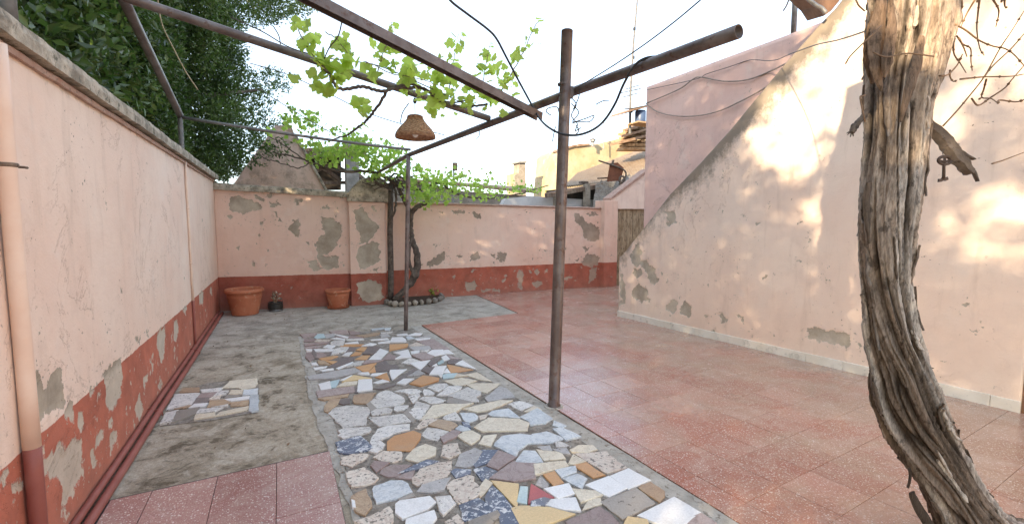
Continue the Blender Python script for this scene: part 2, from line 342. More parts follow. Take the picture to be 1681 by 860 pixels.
class MB:
    def __init__(s): s.V = []; s.F = []
    def add(s, V, Fc):
        n = len(s.V); s.V += [tuple(v) for v in V]; s.F += [tuple(i+n for i in f) for f in Fc]; return s
    def box(s, a, b):
        (x0, y0, z0), (x1, y1, z1) = a, b
        return s.add([(x0, y0, z0), (x1, y0, z0), (x1, y1, z0), (x0, y1, z0), (x0, y0, z1), (x1, y0, z1), (x1, y1, z1), (x0, y1, z1)],
                     [(0, 3, 2, 1), (4, 5, 6, 7), (0, 1, 5, 4), (1, 2, 6, 5), (2, 3, 7, 6), (3, 0, 4, 7)])
    def prism(s, poly, z0, z1):          # poly of (x, y)
        n = len(poly)
        return s.add([(p[0], p[1], z0) for p in poly]+[(p[0], p[1], z1) for p in poly],
                     [tuple(range(n))[::-1], tuple(range(n, 2*n))]+[(i, (i+1) % n, n+(i+1) % n, n+i) for i in range(n)])
    def slab(s, pts, dvec):              # planar polygon in 3D thickened along dvec
        n = len(pts); P = [np.array(p, float) for p in pts]; d = np.array(dvec, float)
        return s.add(P+[p+d for p in P], [tuple(range(n)), tuple(range(n, 2*n))[::-1]]+[(i, n+i, n+(i+1) % n, (i+1) % n) for i in range(n)])
    def beam(s, a, b, w, h):             # square bar between two points
        a = np.array(a, float); b = np.array(b, float); d = b-a; d /= np.linalg.norm(d)
        u = np.cross(d, (0, 0, 1.)); u = u/np.linalg.norm(u) if np.linalg.norm(u) > 1e-3 else np.array([1., 0, 0]); v = np.cross(u, d)
        q = [(-w, -h), (w, -h), (w, h), (-w, h)]
        return s.add([a+u*x/2+v*y/2 for x, y in q]+[b+u*x/2+v*y/2 for x, y in q], [(3, 2, 1, 0), (4, 5, 6, 7)]+[(i, (i+1) % 4, 4+(i+1) % 4, 4+i) for i in range(4)])
    def tube(s, pts, r, seg=8, cap=True):
        V, Fc = tube(pts, r, seg, cap); return s.add(V, Fc)
    def lathe(s, prof, c, seg=32):
        V = []; n = len(prof)
        for r_, z in prof:
            for k in range(seg): V.append((c[0]+r_*math.cos(2*math.pi*k/seg), c[1]+r_*math.sin(2*math.pi*k/seg), c[2]+z))
        return s.add(V, [(i*seg+k, i*seg+(k+1) % seg, (i+1)*seg+(k+1) % seg, (i+1)*seg+k) for i in range(n-1) for k in range(seg)])
    def build(s, name, mat, parent=None, smooth=False, center=False, **kw): return mesh(name, s.V, s.F, mat, parent, smooth, center, **kw)
def smoothp(pts, n=6):
    P = [np.array(p, float) for p in pts]; P = [2*P[0]-P[1]]+P+[2*P[-1]-P[-2]]; out = []
    for i in range(1, len(P)-2):
        for k in range(n):
            t = k/n; a, b, c, d = P[i-1:i+3]
            out.append(.5*((2*b)+(-a+c)*t+(2*a-5*b+4*c-d)*t*t+(-a+3*b-3*c+d)*t**3))
    out.append(P[-2]); return out
def tube(pts, r, seg=8, cap=True):
    P = np.array(pts, float); n = len(P); rr = np.full(n, r) if np.isscalar(r) else np.interp(np.linspace(0, 1, n), np.linspace(0, 1, len(r)), r)
    T = np.gradient(P, axis=0); T /= np.linalg.norm(T, axis=1)[:, None]+1e-9
    u = np.cross(T[0], (0, 0, 1.)); u = u if np.linalg.norm(u) > .05 else np.array([1., 0, 0]); V = []
    for i in range(n):
        u = u-T[i]*np.dot(u, T[i]); u /= np.linalg.norm(u); v = np.cross(T[i], u)
        for k in range(seg):
            a = 2*math.pi*k/seg; V.append(P[i]+rr[i]*(math.cos(a)*u+math.sin(a)*v))
    Fc = [(i*seg+k, i*seg+(k+1) % seg, (i+1)*seg+(k+1) % seg, (i+1)*seg+k) for i in range(n-1) for k in range(seg)]
    if cap: Fc += [tuple(range(seg))[::-1], tuple(range((n-1)*seg, n*seg))]
    return V, Fc
simple('clamp_steel', (.10, .075, .065), (.17, .14, .13), 12, .6, .4, .004, 60, metal=.3)
# ---------------------------------------------------------------- ground, floors and paving
def clip(poly, a, b):                      # keep the left of a->b
    out = []; n = len(poly)
    sgn = lambda p: (b[0]-a[0])*(p[1]-a[1])-(b[1]-a[1])*(p[0]-a[0])
    for i in range(n):
        p, q = poly[i], poly[(i+1) % n]; s, t = sgn(p), sgn(q)
        if s >= 0: out.append(p)
        if s*t < 0: k = s/(s-t); out.append((p[0]+(q[0]-p[0])*k, p[1]+(q[1]-p[1])*k))
    return out
def area(p): return .5*sum(p[i][0]*p[(i+1) % len(p)][1]-p[(i+1) % len(p)][0]*p[i][1] for i in range(len(p)))
def inset(p, d):
    n = len(p); out = []
    for i in range(n):
        a, b, c = (np.array(p[j % n][:2], float) for j in (i-1, i, i+1))
        e1 = b-a; e2 = c-b; e1 /= np.linalg.norm(e1)+1e-9; e2 /= np.linalg.norm(e2)+1e-9
        n1 = np.array([-e1[1], e1[0]]); n2 = np.array([-e2[1], e2[0]]); m = n1+n2; L = np.linalg.norm(m)
        m = m/L if L > 1e-6 else n1
        k = min(1/max(.35, np.dot(m, n1)), 1.8); out.append(tuple(b+m*d*k))
    return out
def piece(name, poly, z0, z1, mat, parent, ch=.003, mb=None):
    if area(poly) < 0: poly = poly[::-1]
    ip = inset(poly, ch); n = len(poly); h = min(ch, (z1-z0)*.6)
    cx0 = sum(p[0] for p in poly)/n; cy0 = sum(p[1] for p in poly)/n; ti, tj = (random.gauss(0, .010), random.gauss(0, .010)) if name == 'stone' else (random.gauss(0, .0015), random.gauss(0, .0015))
    tz_ = lambda x, y: max(-.004, min(.004, (x-cx0)*ti+(y-cy0)*tj))
    V = [(x, y, z0) for x, y in poly]+[(x, y, z1-h+tz_(x, y)) for x, y in poly]+[(x, y, z1+tz_(x, y)) for x, y in ip]
    Fc = [(i, (i+1) % n, n+(i+1) % n, n+i) for i in range(n)]+[(n+i, n+(i+1) % n, 2*n+(i+1) % n, 2*n+i) for i in range(n)]+[tuple(range(2*n, 3*n))]
    if mb is not None: return mb.add(V, Fc)
    return mesh(name, V, Fc, mat, parent, center=True)
def rough_edge(poly, amp, step=.03, seed=0):
    out = []; n = len(poly)
    for i in range(n):
        a = np.array(poly[i]); b = np.array(poly[(i+1) % n]); L = np.linalg.norm(b-a); k = max(1, int(L/step))
        for j in range(k): out.append(a+(b-a)*j/k)
    P = np.array(out); q = np.c_[P*22, np.full(len(P), seed*3.7)]
    P[:, 0] += amp*vnoise(q, 3); P[:, 1] += amp*vnoise(q, 9); return [tuple(p) for p in P]
def strip(name, left, right, z, mat, parent=None, amp=.01, seed=0, kind='structure'):
    """sheet between two ground polylines, wobbling at its edges"""
    Lp = np.array(left, float); Rp = np.array(right, float); n = 160; t = np.linspace(0, 1, n)
    def samp(P):
        d = np.r_[0, np.cumsum(np.linalg.norm(np.diff(P, axis=0), axis=1))]; d /= d[-1]
        return np.c_[np.interp(t, d, P[:, 0]), np.interp(t, d, P[:, 1])]
    A = samp(Lp); B = samp(Rp)
    for P, s in ((A, seed), (B, seed+5)):
        q = np.c_[P*9, np.full(n, s)]; P += np.c_[amp*fbm(q, 3, s), amp*.6*fbm(q, 3, s+2)]
    V = np.r_[np.c_[A, np.full(n, z)], np.c_[B, np.full(n, z)]]
    o = mesh(name, V, [(i, n+i, n+i+1, i+1) for i in range(n-1)], mat, parent)
    if kind: tag(o, kind=kind)
    return o
g = mesh('ground', [(-150, -150, -.06), (150, -150, -.06), (150, 150, -.06), (-150, 150, -.06)], [(0, 1, 2, 3)], 'soil'); tag(g, kind='structure')
sl_ = mesh('concrete_slab', [(-1.0, -3, 0), (8.0, -3, 0), (8.0, 8.75, 0), (-1.0, 8.75, 0)], [(0, 1, 2, 3)], 'concrete'); tag(sl_, kind='structure')
# red terrazzo floor, right side
KE = [(1.93, 0.0), (1.87, 1.45), (1.80, 3.0), (1.72, 5.0), (1.675, 6.2)]
def kx(y): return float(np.interp(y, [p[1] for p in KE], [p[0] for p in KE]))
rf = mesh('terrazzo_floor', [(1.95, -1, .002), (8, -1, .002), (8, 8.5, .002), (3.39, 8.5, .002), (3.265, 6.40, .002), (1.69, 6.22, .002)], [(0, 1, 2, 3, 4, 5)], 'grout_dark'); tag(rf, kind='structure')
TS = .296; ang = .075; ux = np.array([math.cos(ang), math.sin(ang)]); uy = np.array([-math.sin(ang), math.cos(ang)]); org = np.array([2.514, 3.005])
SW0 = G(1015, 520)[:2]; SW1 = G(1675, 680)[:2]
tl = []
for i in range(-6, 24):
    for j in range(-11, 22):
        sh = TS*(.5 if False else 0)
        c = [org+ux*(i+a)*TS+uy*(j+b+sh)*TS for a, b in ((0, 0), (1, 0), (1, 1), (0, 1))]
        p = [tuple(q) for q in c]; m = sum(c)/4
        if m[1] > 8.5 or m[1] < .2 or m[0] > 7.6: continue
        p = clip(p, (1.865, 1.5), (1.955, -1)) if m[1] < 1.5 else clip(p, (1.69, 6.22), (1.868, 1.5))
        if len(p) < 3: continue
        if m[1] < 5.3: p = clip(p, SW1, SW0) if False else p
        if m[1] < 5.35 and m[0] > np.interp(m[1], [SW1[1], SW0[1]], [SW1[0], SW0[0]])+.22: continue
        if m[1] < 5.8 and m[0] > 5.4: continue
        p = clip(p, (8, 8.33), (0, 8.42)) if len(p) > 2 else p
        parts_ = [p] if (m[1] < 5.9 or m[0] > 3.8) else [clip(p, (3.27, 6.392), (1.69, 6.21)), clip(clip(p, (1.69, 6.21), (3.27, 6.392)), (3.385, 8.5), (3.27, 6.392)) if len(clip(p, (1.69, 6.21), (3.27, 6.392))) > 2 else []]
        for p in parts_:
            if len(p) > 2 and abs(area(p)) > .0012: tl.append((np.hypot(*m), p))
tl.sort(key=lambda t: t[0]); rest = MB(); tmeshes = 0
for k, (d, p) in enumerate(tl):
    if area(p) < 0: p = p[::-1]
    p = inset(p, .0008); z1 = .0115+random.uniform(-.0009, .0009)
    if k < 292: piece('tile', p, .003, z1, 'terrazzo', rf, .0016)
    else: piece('tile', p, .003, z1, 'terrazzo', rf, .0016, rest)
if rest.V: tag(rest.build('tile_field', 'terrazzo', rf), kind='stuff')
# terrazzo squares front left
lf = mesh('terrazzo_corner', [(-.86, -.5, .002), (.235, -.5, .002), (.225, 3.0, .002), (-.86, 2.94, .002)], [(0, 1, 2, 3)], 'grout_dark'); tag(lf, kind='structure')
for i in range(4):
    for j in range(9):
        x1 = .225-i*.29; y1 = 2.975-j*.293+(0.0); s = .057
        q = [(x1-.29, y1-.293), (x1, y1-.293), (x1, y1), (x1-.29, y1)]
        q = [(x, y+(x-.2)*s*(1 if j < 1 else .35) if not (j > 0) or True else y) for x, y in q]
        q = clip(q, (-.815, 5), (-.815, -5))
        if len(q) < 3 or abs(area(q)) < .002: continue
        q = q if area(q) > 0 else q[::-1]
        piece('tile', inset(q, .0015), .003, .0115+random.uniform(-.0008, .0008), 'terrazzo_left', lf, .0016)
# mortar strips beside the mosaic
ML = [(.345, 0.2), (.325, 1.4), (.315, 2.2), (.33, 3.0), (.345, 3.6), (.285, 4.1), (.27, 5.0), (.245, 5.8), (.235, 6.42)]
def gp(*q): return [tuple(G(x, y)[:2]) for x, y in q]
lm_in = gp((622, 900), (592, 850), (575, 800), (563, 750), (556, 715), (540, 672), (528, 648), (520, 620), (514, 590), (507, 568), (503, 550))
lm_out = gp((590, 900), (578, 850), (560, 800), (545, 755), (535, 728), (521, 700), (513, 670), (506, 640), (500, 610), (494, 580), (489, 553))
strip('mortar_edge', lm_out, lm_in, .0045, 'mortar', amp=.012, seed=2)
KI = [(x-.125, y) for x, y in KE]
strip('kerb_strip', [(x-.14, y) for x, y in KE], [(x-.006, y) for x, y in KE], .0085, 'mortar', amp=.003, seed=11)
bed = strip('mosaic_path', lm_in, [(x-.12, y) for x, y in KE[:-1]]+[(1.60, 6.05)], .006, 'grout', amp=.004, seed=4)
ST = {}
def add(z, ox, oy, s):
    def f(txt):
        for ln in txt.strip().split(';'):
            t = ln.split()
            if len(t) < 4: continue
            pts = [tuple(map(float, c.split(','))) for c in t[1:]]
            ST.setdefault(z, []).append((t[0], [tuple(G(ox+x/s, oy+y/s)[:2]) for x, y in pts]))
    return f
add('m', 520, 640, 7.817)('''w 160,320 240,250 370,222 520,225 660,245 680,280 640,370 630,465 520,475 340,500 270,440 200,350;w 700,175 820,50 890,30 990,60 1110,120 1120,180 1060,210 780,255;w 695,310 760,275 900,255 965,275 945,320 720,350;w 1005,240 1090,225 1165,225 1155,265 1030,295 1005,280;
w 660,380 1120,325 1205,420 800,485;w 280,550 350,515 680,500 705,525 690,560 350,645 275,610 310,580;w 780,530 900,490 1180,470 1185,540 1000,580 800,670 880,720 840,800 760,840 670,810 730,770 690,700;
o 910,690 1000,620 1240,555 1330,590 1320,650 1210,800 910,800;d 250,700 550,620 620,670 740,770 640,800 450,840 290,830;t 100,220 190,130 300,130 270,190 150,300 105,290;k 290,190 310,140 415,130 415,190 340,205;t 470,160 490,90 760,60 720,110 700,150 640,200 490,190;
w 1185,110 1310,70 1310,110 1235,190;w 1130,55 1320,40 1300,65 1175,80;w 1010,35 1130,5 1280,5 1350,35 1250,40 1110,45;e 700,290 640,200 690,170 760,265;e 1120,320 1180,250 1230,300 1260,400 1230,440 1190,380''')
add('m', 680, 630, 7.817)('''w 185,65 260,30 400,15 435,40 300,130;w 130,165 115,120 130,90 190,95 260,140 230,160;w 300,165 440,55 600,60 610,80 560,110 420,160;w 430,170 560,125 690,70 850,130 850,170 780,200 830,260 640,235;
c 670,30 780,10 1095,10 1050,55 930,130 820,100;w 470,10 690,0 640,35 540,50;g 910,205 960,170 1080,60 1160,70 1250,140 1280,190 1100,220 950,250;c 630,345 900,280 1100,235 1260,240 1150,280 960,360 800,380;
c 90,480 240,300 380,280 640,290 750,275 620,330 540,375 260,455;w 365,465 400,430 530,390 580,460 600,495 400,485;b 590,400 760,400 820,440 800,480 690,520 640,490;p 850,470 830,430 940,410 900,460;p 10,595 130,490 240,465 290,485 160,560 60,600;
t 190,555 300,485 480,505 560,555 470,630;w 100,680 170,590 300,600 430,635 290,750 160,715;m 350,715 500,625 590,640 540,700 380,780;c 560,690 640,640 730,620 845,680 830,730 730,800 650,760;b 530,605 590,560 690,590 720,615 620,635;
c 775,580 950,460 1340,470 1470,520 1440,620 870,630;c 840,790 900,690 1050,670 1020,740 980,820;b 955,410 1000,370 1200,340 1330,430 1350,455 1000,430;w -60,385 0,330 190,325 60,485 -10,440;w 65,215 120,185 250,190 410,235 350,265 230,275;w 0,310 40,245 200,290 170,320;
w -60,190 60,145 70,175 0,260;e 420,270 430,200 700,240 760,265 640,285;d 620,520 690,525 720,585 650,580''')
add('m', 540, 740, 7.167)('''p 140,100 280,60 470,60 430,110 270,210 210,175 160,180;p 530,100 650,30 850,40 865,70 850,130 760,155 600,140;c 905,110 990,0 1130,-60 1260,-20 1250,70 1050,155 940,130;p 215,285 420,225 450,260 580,340 540,390 400,430 270,445 220,370;
m 500,200 540,150 700,170 610,240 560,270;m 610,290 640,220 750,190 960,190 860,260 800,320 700,325;d 830,290 1000,200 1160,130 1280,150 1050,240 900,260;p 985,350 1080,235 1290,165 1440,140 1430,240 1390,310 1180,400 1040,435 1000,400;
b 515,480 540,440 720,380 850,375 920,410 970,510 790,590 560,635;t 265,560 430,480 490,600 510,680 430,780 310,740;x 270,610 295,620 310,700 285,690;p 470,810 700,685 740,740 750,860 700,900 440,900 330,850;
x 790,660 830,625 1180,570 1250,635 1150,720 870,825 790,760;x 920,840 1230,735 1260,820 1200,900 900,940;g 1100,430 1290,370 1420,350 1350,480 1200,510 1060,500;m 800,340 900,290 1000,260 970,350;e 830,600 985,530 1000,560 850,610''')
add('m', 700, 720, 6.144)('''w 100,620 230,605 290,680 165,795 130,750;p 215,500 280,440 420,395 465,405 460,460 540,520 520,600 340,670 290,640;c 530,520 600,430 660,470 590,560 540,610;d 600,580 650,500 700,530 870,720 960,860 960,900 760,900 740,790 640,770 620,700;
d 340,680 520,620 620,690 640,770 470,830 370,850;p 150,200 170,90 300,70 340,170 220,220;g 290,290 340,180 480,120 560,150 480,280 400,300;d 560,130 720,130 650,240 500,310 480,270;m 610,290 725,140 900,205 715,330;d 480,330 600,300 710,340 640,420 560,440;
m 650,415 870,250 1100,270 1095,420 880,445;d 250,350 300,320 450,330 440,370 300,410;y 660,450 920,480 910,710;a 955,505 1015,510 1005,675 920,655;e 430,860 720,745 740,790 640,900 450,900;p 200,860 310,790 370,860 300,930 210,920''')
add('m', 860, 680, 4.778)('''r 60,565 225,665 40,710;d 60,705 160,675 200,685 160,730 60,740;x 165,605 350,565 390,640 270,680;x 175,725 200,685 400,675 440,775 320,765;c 385,610 560,625 605,650 450,705;c 465,760 520,675 595,675 605,715;
y -95,755 -20,735 200,750 390,800 230,860 0,930;m 330,860 590,745 680,800 740,870 700,920 400,920;x 490,575 665,505 800,595 665,665;x 680,500 820,440 985,530 820,600;e 610,705 880,595 1020,710 770,835;t 900,590 990,545 1105,620 1100,660 1060,700;
x 900,815 1180,665 1380,790 1280,870 1180,930;y 800,860 820,825 960,850 980,900 780,900;p 410,325 560,315 640,305 805,440 650,475;c 365,295 430,260 540,260 570,290 500,315 380,310;o 395,415 490,395 560,450 630,490 545,510;c 355,405 390,335 480,385 400,405;
b 250,455 400,420 410,470 290,510;b 310,520 420,485 490,520 450,600;c 85,410 320,385 345,420 95,490;o 160,490 240,465 305,550 235,575;c 100,290 290,310 325,360 160,375;w 250,235 290,230 360,265 260,270;b -60,390 0,300 90,300 145,390 60,395;
g 110,275 200,265 215,300 150,295;g 100,565 130,500 190,570 170,600;b 230,130 300,120 440,190 330,215;b 240,70 330,105 300,125 230,100;m 1300,840 1390,800 1500,870 1400,920 1280,920;g 230,290 330,280 360,325 300,320''')
add('m', 800, 640, 3.908)('''w 135,100 205,80 300,110 215,140;b 45,370 90,310 210,290 290,300 250,360 200,400 180,440 90,390;b 290,295 380,280 500,320 400,350 260,355;b 215,185 320,130 420,195 370,225 280,235 270,215;c 300,115 330,125 350,140 240,150''')
add('m', 480, 525, 8.6)('''m 115,220 340,200 320,245 160,270;m 530,180 760,150 800,210 700,215 560,205;m 790,165 960,190 930,220 830,225;t 890,240 1240,185 1210,225 1020,255;a 310,265 360,215 440,215 470,260 340,275;g 450,225 600,210 590,250 480,270;x 580,215 660,225 790,260 770,280 640,240;
p 310,320 350,285 540,295 500,320 360,325;m 170,290 330,280 300,315 170,325;m 175,350 520,330 500,350 300,370 180,385;m 180,400 400,380 430,372 350,410 180,420;x 550,280 620,265 740,290 720,300;w 540,340 600,305 740,305 710,380 560,380;w 740,288 1000,275 1010,300 780,303;
x 740,345 920,320 930,345 750,355;o 680,380 740,360 1000,360 960,382 700,395;x 440,405 500,370 600,385 540,420;x 190,430 400,430 580,425 580,455 400,465 210,460;w 590,440 690,400 790,405 740,470 550,510;k 760,465 810,395 890,405 860,450;o 900,440 980,400 1050,410 1010,460;
x 710,520 770,480 840,475 790,525;o 830,520 890,470 980,475 950,508;x 990,380 1100,345 1180,355 1110,380;k 1000,500 1080,385 1250,395 1180,480 1110,505;x 1085,570 1240,420 1350,460 1240,570;o 890,570 990,518 1090,515 1040,575;m 330,540 340,480 430,475 480,520 380,560;
k 440,475 560,470 540,500 490,515;o 380,560 600,520 640,530 540,570 440,590;o 450,592 630,605 570,640;t 360,600 440,595 540,650 380,640;k 520,685 640,560 860,535 870,580 620,685;x 275,625 330,615 360,655 280,655;x 300,695 480,675 460,690 320,720;x 620,700 850,605 860,620 650,710;
w 780,680 860,625 1010,595 960,660;x 395,725 570,700 580,720 430,740;g 210,820 590,740 890,690 970,740 600,840 240,860;o 900,690 1180,630 1060,755 1000,745;k 1180,740 1210,640 1300,590 1380,650 1480,650 1500,690 1400,740;o 1075,760 1160,680 1170,750;x 930,775 1080,765 1070,795 980,790;
x 1110,800 1130,775 1310,760 1190,805;m 1000,640 1040,590 1280,590 1190,615;m 1270,575 1360,490 1460,540 1440,575;x 1100,293 1340,270 1360,290 1120,303;x 1210,333 1370,305 1370,335 1220,345;w 1250,190 1410,175 1390,195 1260,205;b 1110,150 1290,120 1290,140 1130,160;b 1305,130 1390,120 1370,160 1310,160;
m 200,470 290,470 310,560 250,600 190,540;m 600,250 780,285 1000,268 980,245 800,240;g 1240,220 1340,205 1380,240 1260,260;k 290,430 330,480 350,560 310,560 285,480''')
add('m', 640, 525, 7.477)('''x 80,195 210,180 215,200 100,205;x 215,205 310,170 400,175 370,200;g 310,235 480,207 490,222 320,240;x 5,285 30,225 150,220 190,245 200,275 180,285;b 200,222 240,215 300,240 220,255;x 310,250 490,235 480,250 340,265;o 0,315 220,310 210,345 0,390;
p 225,330 330,290 430,330 290,345;g 235,350 480,338 500,380 300,390;m 345,272 530,250 730,370 560,375 450,330;x 50,415 220,375 260,470 70,490 150,440;x 260,400 360,390 355,420 270,430;m 275,455 400,415 540,460 500,490 400,508;x 450,430 520,385 650,380 680,430 530,460;
x 665,385 710,380 780,430 690,430;w 380,395 480,385 450,410;x 635,470 690,440 740,490 670,515;m 700,445 850,490 830,498 745,490;k 705,525 745,500 880,500 800,555 720,555;x 790,550 890,510 1055,620;o 705,560 1010,625 750,665;x 665,665 700,610 740,665;x 490,690 560,590 690,580 640,690;
x 250,555 490,505 375,625;w 150,540 250,480 370,520 240,555;x 525,580 570,550 580,575;k 470,560 540,495 620,480 500,590;a 590,540 650,500 660,530 600,560;x 0,660 10,630 200,620 100,690 30,750;k 60,760 290,620 330,630 150,740;g 220,710 350,630 430,680 330,700;
k 390,640 430,600 550,600 490,680;x 90,795 170,740 290,740 180,810;o 250,800 410,700 600,730 590,765 380,830;c 800,720 830,680 960,700 870,710;c 930,690 1070,660 1250,770 1080,740;c 670,765 880,730 1060,765 910,820 810,820;w 600,700 640,700 630,730;a 650,690 720,675 820,670 790,720 660,735''')
add('m', 480, 520, 4.667)('''x 205,525 285,505 295,560 220,570;a 295,505 360,490 330,550 300,550;c 345,545 400,512 495,505 490,530;x 500,585 510,490 605,490 610,570;x 370,495 450,460 470,465 400,500;y 385,510 470,460 600,482 450,500;x 510,440 580,437 590,455 540,450;x 605,455 720,433 640,457;
o 640,472 720,440 745,500;x 625,512 690,490 735,503 650,518;k 620,560 740,522 790,530 700,562;m 185,578 470,542 475,585 200,630;t 200,640 430,603 420,620 250,650;k 480,560 497,555 500,590 480,590''')
ROUGH = dict(w=.008, p=.008, c=.004, t=.007, d=.008, e=.006, g=.006, m=.004, b=.006, k=.005)
def lay(pols, parent, cap=285):
    for k, (code, p) in enumerate(pols):
        if area(p) < 0: p = p[::-1]
        a = abs(area(p)); r = ROUGH.get(code, .0015)*min(1, a/.012)
        if r > .001: p = rough_edge(p, r, .03, k)
        p = inset(p, -.0052)
        piece('stone', p, .004, .0135+(k % 7)*.0009, 'stone_'+code, parent, .0022)
cells = ST['m']
# the path runs on under the viewer
for iy in range(5):
    for ix in range(6):
        x = .55+ix*.21; y = .45+iy*.2; r = [random.uniform(.75, 1.0) for _ in range(6)]
        q = [(x+.1*r[k]*math.cos(k*math.pi/3+.3), y+.095*r[k]*math.sin(k*math.pi/3+.3)) for k in range(6)]
        if y < 1.25: cells.append((random.choice('wpcxme'), q))
cells.sort(key=lambda c: -abs(area(c[1])))
print('stones', len(cells))
lay(cells[:298], bed)
# the small inlay in the concrete by the side wall
patch = gp((262, 700), (268, 690), (303, 640), (345, 628), (422, 622), (426, 640), (424, 678), (405, 680), (350, 690))
pb = mesh('stone_inlay', [(x, y, .004) for x, y in patch], [tuple(range(len(patch)))[::-1]], 'grout'); tag(pb, kind='structure')
add('i', 250, 610, 8.6)('''c 1000,240 1100,150 1480,110 1475,180 1440,235 1270,265 1210,240;w 700,270 990,245 930,300 700,310;w 215,555 330,340 670,315 560,485;m 690,330 930,305 830,380 640,390;k 570,485 630,400 800,390 780,450;w 880,365 940,295 1070,290 1030,340;c 1080,340 1120,285 1270,285 1270,340 1150,345;
p 800,415 840,375 960,360 940,400;x 1000,410 1390,360 1360,400 1120,432;b 1290,350 1300,275 1485,255 1480,335;b 1380,570 1390,355 1490,355 1490,570 1420,585;x 530,530 600,480 785,465 750,505;t 790,520 830,440 1010,420 1110,460 1050,480;w 850,528 1060,490 1060,510;
t 1120,500 1130,450 1360,425 1350,490;c 905,640 960,590 1360,505 1350,560;w 610,605 690,545 990,530 880,580;c 600,690 620,630 880,600 880,650;e 270,740 360,580 660,530 600,620;w 115,760 200,600 350,570 260,740;t 400,315 430,260 660,250 660,305;e 1030,385 1060,350 1260,348 1200,365;t 330,540 500,495 540,497 480,530''')
lay(ST['i'], pb)
# ---------------------------------------------------------------- walls
def sdf(P, poly):
    d = np.full(len(P), 1e9); ins = np.zeros(len(P), bool); n = len(poly)
    for i in range(n):
        a = np.array(poly[i]); b = np.array(poly[(i+1) % n]); e = b-a; L = e@e+1e-12
        t = np.clip(((P-a)@e)/L, 0, 1); d = np.minimum(d, np.hypot(*(P-a-t[:, None]*e).T))
        c = ((a[1] > P[:, 1]) != (b[1] > P[:, 1])); xx = a[0]+(P[:, 1]-a[1])/(e[1] if abs(e[1]) > 1e-9 else 1e-9)*e[0]
        ins ^= c & (P[:, 0] < xx)
    return np.where(ins, d, -d)
def zpeels(txt, ox, oy, s, a, b):         # wear outlines as seen, put on the wall plane as (u, z)
    a = np.array(a, float)[:2]; b = np.array(b, float)[:2]; e = (b-a)/np.linalg.norm(b-a); out = []
    for ln in txt.strip().split(';'):
        pts = [tuple(map(float, c.split(','))) for c in ln.split()]
        if len(pts) < 3: continue
        q = [OW(a, b, ox+x/s, oy+y/s) for x, y in pts]; out.append([(float((p[:2]-a)@e), float(p[2])) for p in q])
    return out
